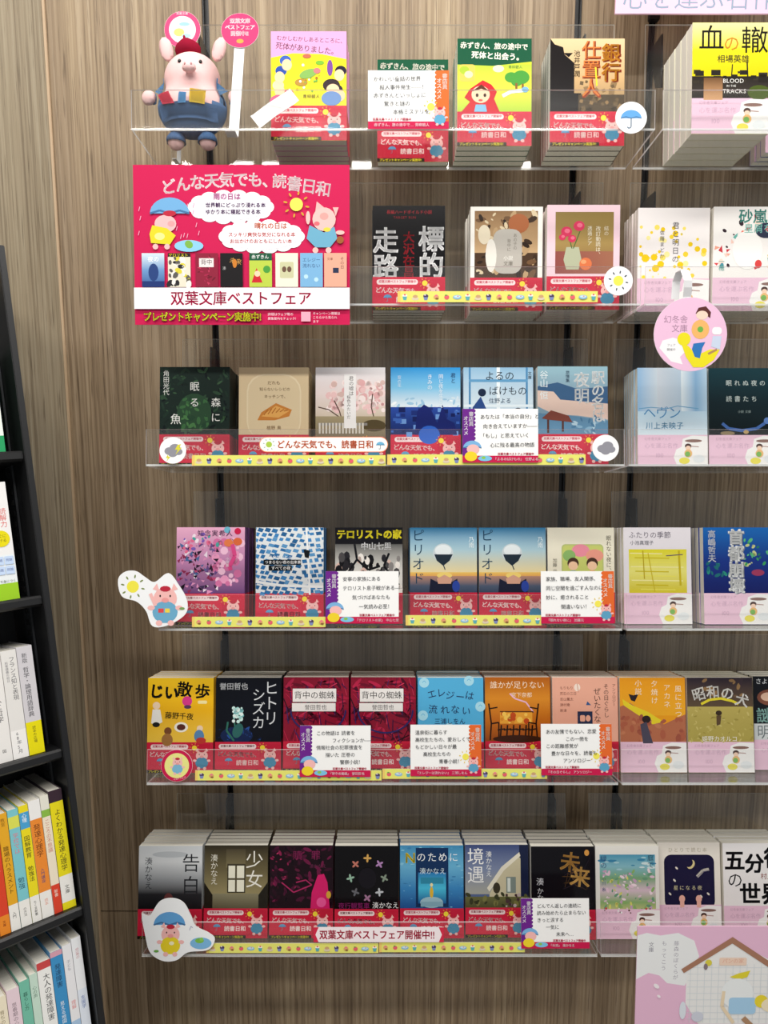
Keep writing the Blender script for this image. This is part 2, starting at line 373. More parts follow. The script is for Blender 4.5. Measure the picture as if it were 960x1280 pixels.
@cover('ghost', '#e9e4da', 'white-framed photo cover with a pale grey plaque', 'white-framed photo')
def _():
    a = A('#f3f0e8'); a.r(6, 6, 92, 96, '#4a3626'); a.g(6, 6, 92, 60, '#8b6a48', '#c7a67c'); a.sc(60, 8, 10, 88, 88, ['#2e221a', '#6f5238', '#b99a72', '#d8c6a4', '#3c2c20'], 2, 9, 8, .5)
    a.e(70, 24, 15, 14, '#a8643e'); a.e(20, 40, 9, 14, '#e2d6bc'); a.rr(33, 32, 42, 64, '#b9b4ab', 14); a.e(30, 70, 8, 24, '#e6e2d8')
    a.v('あの子の', 62, 38, 6, '#7a746a'); a.v('背中に', 53, 46, 6, '#7a746a'); a.t('小説', 48, 70, 7, '#efece4'); a.t('文庫', 48, 78, 7, '#6c665c'); return a
@cover('flower', '#e9c3cf', 'pink-framed cover with roses in a vase', 'pink-framed rose')
def _():
    a = A('#ecccd6'); a.g(12, 10, 84, 88, '#8a7440', '#a58a52', '#7a5238'); a.gh(12, 66, 84, 32, '#8f4d48', '#a06a52')
    a.poly([(28, 60), (24, 78), (28, 92), (46, 92), (50, 78), (46, 60)], '#b3b79a'); a.l([(36, 62), (30, 40)], 1.4, '#4f6a38'); a.l([(38, 62), (48, 36)], 1.4, '#4f6a38')
    for x, y, q in ((28, 38, 8), (46, 30, 8), (36, 48, 6), (22, 46, 5)): a.e(x, y, q, q*.9, '#d23a5e'); a.e(x+1, y-1, q*.5, q*.4, '#e8718a')
    a.e(56, 84, 9, 9, '#d9764a'); a.e(53, 81, 4, 3, '#eaa070')
    a.v('結の', 82, 30, 7, '#e8dcc0'); a.v('改訂動読は、', 70, 30, 7.4, '#efe6cc'); a.v('透過シア', 58, 30, 7, '#efe6cc'); return a
@cover('mori', '#1c2b24', 'dark forest green cover with white title', 'dark forest')
def _():
    a = A('#1b2a24'); a.sc(150, 0, 0, 105, 104, ['#16241f', '#24382c', '#2f4a35', '#1f3328', '#3b5a3e', '#10191a'], 2, 7, 2, .35)
    a.e(52, 70, 26, 30, '#2c4a33'); a.sc(40, 34, 46, 38, 50, ['#3d6a40', '#4a7a48', '#264430'], 2, 6, 4, .5)
    a.v('森に', 77, 46, 15, '#eef0ea', bold=.01, sp=1.5); a.v('眠る', 45, 22, 15, '#eef0ea', bold=.01, sp=1.6); a.v('魚', 16, 70, 17, '#eef0ea', bold=.01); a.v('角田光代', 5, 5, 9.5, '#e6e8e2'); return a
@cover('pan', '#d8c29a', 'beige cover with a pastry in an arch', 'beige pastry')
def _():
    a = A('#d9c39c'); a.rr(12, 10, 82, 98, '#e6d5b2', 26); a.rr(14, 12, 78, 96, '#dcc8a2', 25)
    a.poly([(28, 80), (34, 68), (56, 54), (80, 64), (76, 74), (54, 80)], '#c8813a'); a.poly([(34, 74), (56, 58), (76, 66), (60, 76)], '#e2a85a')
    for i in range(6): a.l([(38+i*6, 72-i*1.2), (44+i*6, 61+abs(i-2)*1.2)], 1.4, '#b06a2c')
    a.t('だれも', 43, 20, 6.5, '#6a4c2e'); a.t('知らないレシピの', 31, 30, 5.8, '#6a4c2e'); a.t('キッチンで、', 38, 41, 6, '#6a4c2e'); a.t('植野 鳥', 42, 88, 6.5, '#7a5a38'); return a
@cover('sakura', '#d9cfcb', 'pale cherry blossom cover with a white title slip', 'pale cherry blossom')
def _():
    a = A('#dfdcdc'); a.g(0, 0, 105, 80, '#e2e0e2', '#ecdcd8', '#cfc0a8'); a.sc(110, 20, 22, 84, 46, ['#eec6c4', '#f4dad6', '#e2aeae', '#f8e8e4', '#d8b8b0'], 2, 6, 6)
    for p in ([(4, 60), (20, 64), (40, 78)], [(28, 50), (36, 66), (40, 80)], [(86, 40), (84, 60), (90, 84)]): a.l(p, 1.6, '#5a4238')
    a.g(0, 74, 105, 40, '#a89a78', '#6a5c48'); a.e(88, 88, 18, 9, '#54482e'); a.r(4, 84, 74, 4, '#8e8a86')
    for i in range(14): a.r(5+i*5, 84, 2.6, 16, '#d8d2c6')
    a.r(43, 10, 18, 82, '#f2f0ee'); a.v('君の嘘は', 50, 13, 7.5, '#4a4442', bold=.004); a.v('桜色みたいだ', 47, 42, 6, '#4a4442', bold=.004); return a
@cover('machi', '#2a66b4', 'blue sky cover with navy city silhouettes', 'blue sky city')
def _():
    a = A('#2f7fc4'); a.g(0, 0, 105, 62, '#2a8fd0', '#7cc0e4', '#e6eef2'); a.sc(24, 0, 46, 105, 14, ['#f2f6f8', '#d2e2ec', '#9cc4de'], 2, 6, 3, .4)
    a.g(0, 60, 105, 44, '#2a4aa0', '#14245c'); a.sc(40, 0, 62, 105, 40, ['#1c2f74', '#3e66b8', '#6f9ad8', '#14205a'], 2, 7, 5, .8, 0, 'r')
    a.poly([(36, 102), (40, 66), (50, 56), (60, 62), (70, 84), (78, 56), (84, 78), (96, 84), (100, 102)], '#18246a'); a.e(58, 102, 16, 14, '#2f62c4')
    a.v('君と', 90, 8, 8, '#2a4a74', bold=0); a.v('同じ夜を生きて', 72, 10, 7.4, '#eaf4fa', bold=0); a.v('きみの', 55, 10, 8, '#eaf4fa', bold=0); a.v('窓の花', 10, 12, 6, '#d6eaf4', bold=0); return a
@cover('yoru', '#7aa6c8', 'light blue window cover with dark handwritten title', 'light blue window')
def _():
    a = A('#a9c8dc'); a.g(0, 0, 105, 104, '#8fb8d4', '#cfe0ea', '#7aa4c4')
    a.r(8, 0, 3, 104, '#4f88b4'); a.r(94, 0, 3, 104, '#4f88b4'); a.r(50, 0, 5, 104, '#e8f2f6'); a.r(8, 18, 89, 4, '#5f98c0'); a.r(0, 56, 105, 4, '#dfecf2')
    a.poly([(8, 102), (14, 60), (26, 44), (34, 62), (40, 102)], '#2c4a86'); a.e(28, 38, 6, 6, '#1c2a44'); a.poly([(70, 102), (78, 74), (88, 68), (98, 102)], '#24407a'); a.e(82, 66, 6, 5, '#1c2a44')
    a.t('よるの', 32, 5, 15, '#2a3440'); a.t('ばけもの', 38, 28, 14.5, '#2a3440'); a.t('住野よる', 38, 46, 8.5, '#38506a'); a.v('文庫', 97, 6, 6, '#2a3440'); return a
@cover('eki', '#6e8fa6', 'grey-blue shore cover with white vertical title', 'grey-blue shore')
def _():
    a = A('#7d9db0'); a.g(0, 0, 105, 40, '#8fb4c0', '#88a4b6'); a.poly([(0, 30), (30, 24), (60, 34), (105, 30), (105, 60), (0, 60)], '#3d5f84')
    a.poly([(0, 36), (24, 38), (34, 50), (105, 56), (105, 80), (60, 74), (24, 72), (0, 60)], '#d9bfb2'); a.poly([(0, 70), (50, 74), (105, 82), (105, 104), (0, 104)], '#5d86a4'); a.sc(20, 50, 76, 55, 26, ['#7ea4bc', '#4a7494', '#a8c2d0'], 3, 7, 7, .4)
    a.poly([(6, 78), (20, 66), (46, 74), (52, 84), (14, 80)], '#7a4238'); a.r(14, 80, 3, 20, '#54342c'); a.r(36, 82, 3, 16, '#54342c')
    a.v('駅の名は', 80, 6, 21, '#f4f6f6', bold=.02, sp=.92); a.v('夜明', 54, 8, 24, '#f4f6f6', bold=.02); a.v('谷山 恒', 3, 6, 13, '#e4eef0'); a.v('旅情集', 42, 6, 6, '#33485c'); return a
@cover('collage', '#6a3a78', 'magenta and purple collage cover with pink ribbon', 'magenta collage')
def _():
    a = A('#c98fb4'); a.g(0, 0, 105, 104, '#e2a8c4', '#c084b0', '#5a3a6c'); a.sc(50, 58, 20, 44, 70, ['#f0c0d8', '#e89ac0', '#d070a0'], 2, 7, 9)
    a.sc(130, 0, 26, 64, 76, ['#3a2a4c', '#6a4a86', '#2c1c30', '#c04a78', '#e8d8e4', '#4a6a9c', '#8a2c50', '#d890b8', '#181420'], 1.5, 6.5, 3, .6, None, 'tri')
    a.sc(24, 10, 10, 60, 30, ['#4aa09c', '#e06a90', '#7a5ab0', '#f0e0ea'], 1.5, 4, 12, .7)
    for x, y, c in ((94, 6, '#c8204a'), (78, 4, '#6ab0c8')): a.e(x, y, 5, 5, c)
    a.e(80, 24, 7, 6, '#e07a4a'); a.e(94, 22, 7, 6, '#d8683c'); a.l([(86, 26), (90, 44), (82, 60), (84, 66)], 6, '#d84a86')
    a.t('知念実希人', 32, 4, 10, '#4a2a4c', sp=1.1); a.v('小説集', 76, 46, 5, '#f6e6ee'); return a
@cover('tiles', '#3d74a8', 'blue and white tumbling blocks cover', 'blue blocks')
def _():
    a = A('#dfe4e6'); R = random.Random(4)
    for j in range(13):
        for i in range(11):
            x, y = i*10.5-4+R.uniform(-2, 2)+(j % 2)*4, j*8.2+R.uniform(-1.5, 1.5)
            q = .5 if x < 70 else -.25; c = R.choice(['#2f6ea6', '#3f82bc', '#286092', '#5a94c4'])
            w_, h_ = R.uniform(5.5, 8.5), R.uniform(4, 6)
            p = [(x, y), (x-h_*q, y+h_), (x+w_-h_*q, y+h_+w_*q*.5), (x+w_, y+w_*q*.5)]
            p = [(min(max(u, .2), 104.8), min(max(v, .2), 106)) for u, v in p]
            a.poly(p, c, same=i > 0)
    a.l([(0, 84), (40, 90), (105, 92)], 4, '#eef0f0'); a.l([(78, 0), (82, 60), (84, 104)], 3, '#eef0f0')
    a.t('あなたにとって', 20, 43, 6, '#ffffff'); a.r(12, 50, 58, 8, '#14181c'); a.t('つまらない夜の出来事', 14, 51, 5.6, '#ffffff'); a.r(20, 59, 36, 8, '#14181c'); a.t('すべての夜', 24, 60, 6, '#ffffff'); a.poly([(74, 34), (84, 36), (82, 48), (76, 46)], '#14181c'); return a
@cover('terror', '#17171a', 'black and white crowd cover with yellow title', 'yellow-titled crowd')
def _():
    a = A('#1c1b1e'); a.g(0, 26, 105, 80, '#5a5a58', '#d8d6d0', '#efece6'); a.sc(50, 0, 44, 105, 56, ['#26252a', '#4a484a', '#8a8684', '#efe9e2', '#d8b8ac', '#17161a'], 2, 6, 6, 1.6, 0)
    for p in ([(30, 24), (34, 50), (20, 70)], [(34, 50), (52, 66), (70, 60)], [(84, 40), (76, 60), (90, 78)]): a.l(p, 3.4, '#16161a')
    a.r(0, 0, 105, 24, '#141318'); a.t('テロリストの家', 2, 3, 15, '#eadb2e', bold=.05, sx=.97); a.t('中山七里', 40, 23, 12, '#efefef', bold=.03); return a
@cover('period', '#34668c', 'sunset sea cover with a glass above two hands', 'sunset hourglass')
def _():
    a = A('#4a86a8'); a.g(0, 0, 105, 70, '#2f79a6', '#a9c9d4', '#f0dfa8'); a.g(0, 70, 105, 10, '#f3c866', '#e2955a'); a.g(0, 76, 105, 30, '#b88a76', '#4e5a70', '#2c3d58')
    a.e(52, 40, 16, 15, '#c9d4d8'); a.e(52, 36, 13, 9, '#e4ecee'); a.poly([(38, 42), (42, 52), (52, 60), (62, 52), (67, 42)], '#22303c'); a.l([(52, 58), (55, 66)], 1.6, '#2a3a48')
    a.e(54, 75, 12, 5, '#f6d878'); a.poly([(30, 102), (32, 80), (44, 86), (54, 84), (64, 86), (74, 80), (76, 102)], '#1a1e34'); a.poly([(42, 80), (54, 74), (66, 80), (64, 88), (44, 88)], '#d8a48c')
    a.e(72, 92, 6, 9, '#2c46a0'); a.v('ピリオド', 3, 2, 20, '#22435c', bold=-.006, sp=1.12); a.v('乃南', 92, 14, 9, '#e6f0f2', bold=0); return a
@cover('cream', '#e3ddc4', 'cream cover with two children in a picture frame', 'cream framed children')
def _():
    a = A('#ece7d2'); a.rr(22, 26, 66, 62, '#b9c47a', 6); a.rr(24, 28, 62, 58, '#c7cf72', 5); a.e(52, 36, 14, 10, '#e88fa0'); a.e(74, 44, 14, 10, '#e79b88'); a.e(34, 44, 10, 9, '#8ab46a')
    for x in (40, 70): a.e(x, 56, 9, 9, '#4a3226'); a.e(x, 60, 7.5, 7, '#f2c9a6'); a.e(x, 78, 12, 11, '#7fb4a0' if x < 50 else '#e6a05a')
    a.v('眠れない夜に、', 92, 12, 8.5, '#6a6456', bold=.004); a.v('加藤 元', 8, 48, 7, '#6a6456', bold=.004); return a
@cover('jii', '#eebc1c', 'bright yellow cover with black brush title', 'bright yellow brush-title')
def _():
    a = A('#f0bd1e'); a.g(0, 0, 105, 104, '#f2c420', '#eeb418', '#f0c84a'); a.t('じい', 3, 8, 24, '#1a1612', bold=.05, rot=.1); a.t('散歩', 48, 4, 25, '#1a1612', bold=.03, sp=1.15, rot=.12)
    a.e(63, 37, 8, 8, '#d83a8a'); a.e(64, 46, 6, 3, '#5a3a5a'); a.t('藤野千夜', 28, 53, 11.5, '#2a2218', rot=.06, bold=.015); a.rr(80, 36, 15, 5, '#f6e6a0', 2)
    a.e(14, 44, 6, 6, '#f3d6b4'); a.poly([(8, 50), (6, 72), (16, 74), (24, 70), (20, 50)], '#f2efe6'); a.e(14, 74, 6, 4, '#222222')
    a.e(54, 78, 11, 8, '#f6f0e0'); a.e(54, 78, 7, 5, '#5a2c24'); a.e(33, 84, 6, 6, '#7a4a2a'); a.e(32, 98, 9, 10, '#a0703c'); a.e(84, 80, 5, 5, '#f3d6b4'); a.e(83, 92, 8, 10, '#5a88b4'); a.e(86, 99, 8, 5, '#c03c34'); return a
@cover('hitori', '#0d1018', 'black cover with a pale blue flower and silver title', 'black pale-flower')
def _():
    a = A('#0c0f18'); a.e(34, 92, 26, 14, '#14244c'); a.sc(26, 4, 78, 70, 26, ['#1c3a78', '#28509a', '#10204a', '#4a7ac0'], 1, 5, 4, .3)
    a.l([(30, 66), (33, 92)], 2, '#3a7a6a'); a.l([(20, 70), (18, 84), (30, 100)], 3, '#2f6a5c'); a.e(36, 84, 8, 12, '#2e6460', rot=.4); a.sc(36, 28, 48, 16, 22, ['#9fd4d0', '#cfeee8', '#78b8bc', '#e6f6f2'], 1.5, 3.6, 8)
    a.v('ヒトリ', 77, 4, 24, '#d6d9dc', bold=.01); a.v('シズカ', 58, 16, 22, '#d6d9dc', bold=.01); a.t('誉田哲也', 6, 8, 11.5, '#e6e8ea', bold=.02); return a
@cover('kumo', '#7e1428', 'crimson scribbled cover with a white title plate', 'crimson scribbled')
def _():
    a = A('#8a1730'); R = random.Random(7); a.sc(60, 0, 0, 105, 104, ['#6a1028', '#a51c3c', '#4a0c22', '#b82448'], 4, 12, 3, .25)
    for i in range(70):
        x, y, t = R.uniform(4, 100), R.uniform(4, 100), R.uniform(0, 3.1); q = R.uniform(10, 34)
        p = [(min(max(x+u*q*math.cos(t), 0), 105), min(max(y+u*q*math.sin(t), 0), 104)) for u in (-.5, .5)]
        a.l(p, R.uniform(.5, 1.5), R.choice(['#c8284c', '#3a1438', '#241848', '#d83a5c', '#2a2a6a', '#1a0c18']))
    for t0 in range(3): a.l([(56+44*math.cos(u/8+t0), 52+36*math.sin(u/8+t0)) for u in range(10)], 2.4, '#2c2a64')
    a.r(15, 18, 70, 21, '#eeeae6'); a.r(14, 41, 70, 13, '#eeeae6'); a.t('背中の蜘蛛', 17, 21.5, 13.2, '#1c1a1a', bold=.01); a.t('誉田哲也', 34, 43, 9, '#3a3636', bold=.0); return a
@cover('elegy', '#46a4d2', 'sky blue cover with dancing navy title', 'sky blue')
def _():
    a = A('#55b0dc')
    for x, y in ((10, 8), (82, 5), (100, 46), (8, 60), (50, 80), (90, 88)): a.e(x, y, 8, 8, '#a9dcec'); a.l([(x-3, y), (x, y-3), (x+3, y)], .8, '#55b0dc')
    for i, ch in enumerate('エレジーは'): a.t(ch, 13+i*16, 22-abs(i-3)*2.5+(6 if i == 0 else 0), 15, '#24345c', rot=(-.25, -.1, .12, .1, .2)[i], bold=.0)
    for i, ch in enumerate('流れない'): a.t(ch, 17+i*18, 42+(i % 2)*2, 15, '#24345c', rot=(.05, -.1, .1, .15)[i], bold=.0)
    a.t('三浦しをん', 26, 64, 10, '#24345c', bold=0); a.e(50, 82, 9, 6, '#e8a08c'); return a
@cover('dareka', '#b0581c', 'amber cover with chairs around a glowing table', 'amber dinner table')
def _():
    a = A('#c8701e'); a.g(0, 0, 105, 104, '#b05c18', '#d88a28', '#c26a1c', '#8a3e14'); a.t('誰かが足りない', 8, 6, 12.6, '#f0dcc0', bold=.01); a.t('宮下奈都', 42, 24, 8.5, '#f0dcc0')
    a.l([(40, 26), (48, 34), (66, 40), (78, 56)], 2.2, '#e8b8d0'); a.r(24, 54, 54, 3, '#5a3418'); a.r(24, 56, 52, 18, '#e8a238'); a.sc(16, 26, 58, 46, 14, ['#f6c858', '#d88a2a', '#c04a1c'], 2, 5, 4)
    for x, d in ((6, 1), (86, -1)): a.l([(x, 42), (x+d*4, 74), (x+d*2, 100)], 2.4, '#2a160c'); a.l([(x+d*4, 74), (x+d*16, 72), (x+d*16, 98)], 2.2, '#2a160c'); a.l([(x+d*2, 50), (x+d*14, 48)], 2, '#2a160c')
    for i in range(6): a.l([(26+i*10, 76), (24+i*10, 102)], 2.4, '#21120a'); a.l([(20+i*10, 84), (32+i*10, 82)], 2, '#21120a')
    a.e(52, 98, 40, 6, '#3a1c0e'); return a
@cover('peach', '#e0a088', 'peach cover with scattered brown lines of text', 'peach')
def _():
    a = A('#e8ab93'); a.e(40, 16, 5, 6, '#f2dfd0'); a.l([(40, 10), (42, 24)], 1, '#c98a72')
    for i in range(5): a.t(['もりもり', '荒石の三日', '吉山薫太', '津村喬', '新津'][i], 12, 14+i*9, 5.4, '#7a3c2c', bold=.0)
    a.v('ぜいたくな', 66, 16, 12, '#4a3430', bold=.0, sp=.92); a.v('その日ぐらし', 82, 10, 9, '#5a3c34', bold=-.004); a.v('アンソロジー', 96, 10, 6, '#7a4c3c', bold=0)
    a.poly([(56, 38), (62, 44), (54, 44)], '#3a5a8c'); a.r(40, 54, 24, 22, '#27314e'); a.rr(44, 60, 8, 10, '#e8ab93', 2); a.e(57, 65, 4, 5, '#e8ab93'); return a
@cover('kokuhaku', '#c9cccf', 'misty white to black cover with thin black title', 'misty grey')
def _():
    a = A('#c9ccd0'); a.g(0, 0, 105, 104, '#cfd3d6', '#d8dbdd', '#a4a8ac', '#2a2a2e', '#141416'); a.e(52, 14, 30, 5, '#bcc1c5'); a.e(50, 88, 8, 12, '#6a3a3a')
    a.v('告白', 71, 12, 31, '#26282c', bold=-.008, sp=1.15); a.v('湊かなえ', 10, 18, 13, '#3a3d42', bold=-.004); return a
@cover('shojo', '#4a4430', 'olive cover with a small white window', 'olive window')
def _():
    a = A('#3a3424'); a.g(0, 0, 105, 80, '#2e281c', '#6a6042', '#9a8e64'); a.g(36, 6, 32, 30, '#4a4230', '#7d7352'); a.r(38, 30, 30, 47, '#403a2a'); a.r(40, 33, 26, 42, '#f0edd8'); a.r(51, 33, 3, 42, '#5a523c'); a.r(40, 53, 26, 3, '#5a523c')
    a.g(14, 78, 76, 26, '#8a8468', '#5a543e'); a.poly([(0, 104), (0, 60), (14, 80), (14, 104)], '#221e16'); a.poly([(105, 104), (105, 60), (90, 80), (90, 104)], '#221e16')
    a.v('少女', 68, 8, 30, '#f2efe4', bold=.012, sp=1.05); a.v('湊かなえ', 10, 14, 12.5, '#e6e2d2', bold=-.004); return a
@cover('shokuzai', '#4a1028', 'dark plum cover with a magenta hooded figure', 'dark plum')
def _():
    a = A('#1c0a14'); a.sc(70, 0, 0, 105, 104, ['#2a0c1c', '#4a1230', '#6a1840', '#120610', '#380e26'], 3, 9, 6, .4); a.sc(30, 0, 10, 50, 60, ['#8a1f4a', '#c23468', '#3a0c20', '#5a1836'], 1.5, 5, 9, .5)
    a.l([(20, 60), (40, 76), (70, 64), (60, 56), (44, 60)], 2, '#b02a60'); a.poly([(68, 102), (70, 76), (80, 48), (90, 46), (96, 60), (100, 102)], '#d81f6a'); a.e(86, 92, 8, 8, '#f05a9c'); a.e(104-6, 80, 4, 6, '#d8a83a')
    a.t('贖罪', 38, 8, 16, '#7a1f4c', sp=1.9); a.t('湊かなえ', 66, 30, 7, '#6a2a4c'); return a
@cover('yako', '#0d0b0d', 'black cover with a ring of small blossoms', 'black blossom ring')
def _():
    a = A('#0d0b0e')
    for i, c in enumerate(['#d8a85a', '#b88ac0', '#8a9a88', '#c8ccd0', '#a87a9a', '#6a6a70', '#9ac0a8', '#c87a6a']):
        t = i*math.pi/4-math.pi/2; x, y = 54+28*math.cos(t), 52+32*math.sin(t)
        for k in range(4): a.e(x+3.4*math.cos(k*1.6+i), y+3.4*math.sin(k*1.6+i), 3.6, 1.8, c, n=8, rot=k*1.6+i)
    a.e(54, 52, 15, 17, '#16131a'); a.t('夜行観覧車', 6, 91, 10.4, '#8a2468'); a.t('湊かなえ', 62, 90, 11, '#eeeeee'); return a
@cover('ntame', '#2a6a9c', 'blue underwater cover with a yellow N', 'blue underwater')
def _():
    a = A('#4a9ac8'); a.g(0, 0, 105, 104, '#3f88b4', '#6ab4d8', '#3a86c0', '#1f4e92'); a.sc(70, 0, 0, 105, 100, ['#5aa8d0', '#3a7eb0', '#8ac8e0'], 1, 4, 4, .3, 0)
    a.r(26, 4, 54, 96, '#12325c'); a.g(30, 44, 46, 50, '#2a7ab8', '#4ac0e0', '#1a5a9c'); a.r(34, 52, 38, 10, '#2f8aa8'); a.e(52, 92, 19, 9, '#9fc4d0'); a.r(34, 91, 37, 8, '#86b0c0'); a.e(52, 76, 3, 9, '#e2b83a'); a.e(52, 64, 2.4, 3, '#f6e8b0')
    a.t('N', 8, 8, 23, '#e6d23a', bold=.03); a.t('のために', 27, 11, 16, '#eef4f6', bold=0, sp=1.12); a.t('湊かなえ', 32, 36, 11, '#d6eaf2', bold=-.004); return a
@cover('kyogu', '#4a5a80', 'dusky sky cover with a lit white house', 'dusky house')
def _():
    a = A('#54648c'); a.g(0, 0, 105, 80, '#3a4878', '#7d8aa8', '#a8a89c'); a.r(90, 0, 15, 104, '#1a2240')
    a.poly([(40, 80), (62, 40), (88, 18), (92, 22), (92, 96), (40, 96)], '#c9c0a0'); a.poly([(36, 70), (60, 36), (90, 12), (92, 18), (64, 42), (40, 76)], '#e6e0cc'); a.r(68, 52, 16, 26, '#7d8a84'); a.r(70, 54, 5, 22, '#d8e0d8'); a.e(52, 70, 6, 9, '#3a3424')
    a.g(0, 84, 105, 20, '#6a6a3e', '#4a4a2c'); a.sc(26, 0, 78, 105, 24, ['#5a5c34', '#7a7844', '#3a3c24'], 2, 6, 6, .6); a.sc(12, 62, 78, 28, 22, ['#e8e2e0', '#b8a8a8', '#4a3438'], 1.5, 3.5, 3)
    a.v('境遇', 3, 4, 29, '#f4f4f2', bold=.01, sp=1.02); a.v('湊かなえ', 34, 10, 10.5, '#eef0f0', bold=-.004); return a
@cover('mirai', '#121014', 'black cover with golden brush characters', 'black gold-brush')
def _():
    a = A('#100e14'); R = random.Random(3)
    for i in range(26): a.l([(R.uniform(48, 98), R.uniform(12, 70)) for _ in range(2)], R.uniform(.4, 1), R.choice(['#4a3420', '#2c2430', '#6a4a24']))
    a.t('未', 50, 6, 34, '#c8944a', rot=.12, bold=.02); a.t('来', 66, 30, 34, '#e0b060', rot=.12, bold=.02); a.e(92, 10, 4, 5, '#d89a4a'); a.v('湊', 8, 50, 13, '#cfd0d4', bold=-.004); a.v('かなえ', 9, 66, 11, '#cfd0d4', bold=-.004); return a
# --- the pink-banded display
@cover('wadachi', '#ece8d0', 'yellow sky over a black city skyline', 'yellow skyline')
def _():
    a = A('#e2d61e'); a.g(0, 0, 105, 74, '#ece6a0', '#e2d824', '#d6c814'); a.g(0, 72, 105, 34, '#2a2622', '#3a3430', '#1e1c1a'); a.sc(24, 0, 66, 105, 16, ['#2a2622', '#3a342c'], 3, 9, 3, .6, 0, 'r'); a.l([(54, 72), (55, 56)], 1.4, '#2a2622'); a.l([(76, 72), (75, 52)], 1.8, '#2a2622')
    a.e(92, 94, 16, 10, '#4a5a24'); a.g(16, 74, 26, 30, '#6a4a30', '#c89a70')
    a.t('血', 8, 2, 36, '#1c1a18', bold=-.004); a.t('の', 42, 16, 23, '#c8842a', bold=-.01); a.t('轍', 66, 4, 38, '#1c1a18', bold=-.008); a.t('相場英雄', 34, 43, 11, '#3a362c', bold=0); a.t('BLOOD', 42, 74, 8, '#f0eee8', bold=.01); a.t('IN THE', 47, 83, 4, '#e8e6e0'); a.t('TRACKS', 42, 88, 8, '#f0eee8', bold=.01); return a
@cover('konpeito', '#efe6e2', 'white cover sprinkled with yellow spots', 'yellow-spotted white')
def _():
    a = A('#f1ebe9'); a.sc(46, 4, 24, 96, 78, ['#f2d23a', '#f6de6a', '#ecc81e', '#f8eaa0'], 1.2, 4.6, 5); a.sc(5, 8, 70, 60, 28, ['#eec81c'], 4, 6, 2)
    a.v('君と明日の', 50, 20, 10.5, '#5c5a60', bold=0, sp=1.15); a.v('佐藤まどか', 32, 32, 7, '#6a6870', bold=0, sp=1.2); return a
@cover('sunaarashi', '#e9dcd6', 'white cover of scattered red and teal figures', 'scattered figures')
def _():
    a = A('#f0ece8'); a.sc(30, 2, 6, 100, 98, ['#d84a50', '#2f3a4c', '#e8a08a', '#6ab4a8', '#f2cabc', '#c83a44', '#d8c040'], 2, 7, 6, .6, None, 'tri'); a.sc(20, 10, 20, 88, 74, ['#3a2c34', '#e8624a', '#f4d8c8', '#4a90a0'], 1.5, 5, 9, .7); a.e(50, 62, 22, 28, '#f6f4f0')
    a.e(76, 34, 15, 11, '#33384c'); a.e(84, 32, 9, 6, '#c83a4a'); a.e(66, 82, 5, 6, '#d84a4a')
    a.t('砂嵐に', 36, 3, 21, '#5aa89c', bold=.02); a.t('星屑を', 44, 24, 14, '#7abcb0', bold=.01); a.v('一穂', 8, 74, 9, '#5aa89c'); return a
@cover('heaven', '#9ec2dc', 'pale blue cover with flowing script', 'pale blue script')
def _():
    a = A('#c9d9e4'); a.gh(0, 0, 30, 104, '#8fb8dc', '#cfdce6'); a.gh(30, 0, 40, 104, '#cfd8e2', '#bcd2e4'); a.gh(66, 0, 22, 104, '#e6f2f8', '#8ab4d8'); a.gh(88, 0, 17, 104, '#8ab4d8', '#b4d0e4'); a.g(0, 66, 105, 38, '#bcd8ea', '#d8e6ee')
    a.t('ヘヴン', 8, 58, 20, '#4a8abc', bold=.004, sp=.95); a.l([(2, 62), (20, 60), (44, 62), (60, 58), (92, 62)], 1.2, '#6aa4cc'); a.t('川上未映子', 12, 82, 11, '#78b0d4', bold=.02, sp=1.05); return a
@cover('fune', '#12282e', 'dark teal cover with a curved blue boat', 'dark teal boat')
def _():
    a = A('#12262c'); a.g(0, 0, 105, 104, '#1a3a42', '#14262c', '#0c1416'); a.t('眠れぬ夜の', 26, 18, 9.4, '#c8d4d0', bold=0, sp=1.35); a.t('読書たち', 26, 42, 9.4, '#c8d4d0', bold=0, sp=1.35); a.t('小説 文庫', 44, 64, 4.5, '#8a9a98')
    a.l([(20, 84), (30, 92), (50, 95), (72, 92), (84, 84), (88, 78)], 4.6, '#4468a8'); a.e(88, 80, 5, 5, '#5a7cb8'); a.e(28, 99, 11, 3, '#8a7a5a'); a.e(56, 97, 4, 3, '#b89c6a'); return a
@cover('kisetsu', '#d9d4d8', 'white cover with a yellow brushed square', 'yellow square')
def _():
    a = A('#e4dfe4'); a.r(8, 34, 90, 68, '#dcd23a'); a.g(8, 34, 90, 68, '#ddd428', '#e6e07a', '#d2c22a')
    for i in range(9): a.l([(10+(i*7) % 20, 40+i*7), (60+(i*11) % 34, 41+i*7)], 1.6, ['#efe9a0', '#c8b81c', '#e8e060'][i % 3])
    a.l([(30, 36), (32, 80)], 1.6, '#b8a41c'); a.l([(38, 40), (48, 100)], 1.4, '#c8b424'); a.l([(86, 36), (88, 90)], 3, '#c4b020'); a.l([(66, 44), (92, 42)], 1.4, '#6a5a6a')
    a.t('ふたりの季節', 8, 6, 11, '#7a7480', bold=-.008); a.t('小池真理子', 10, 20, 7.4, '#6a6a74', bold=-.004); return a
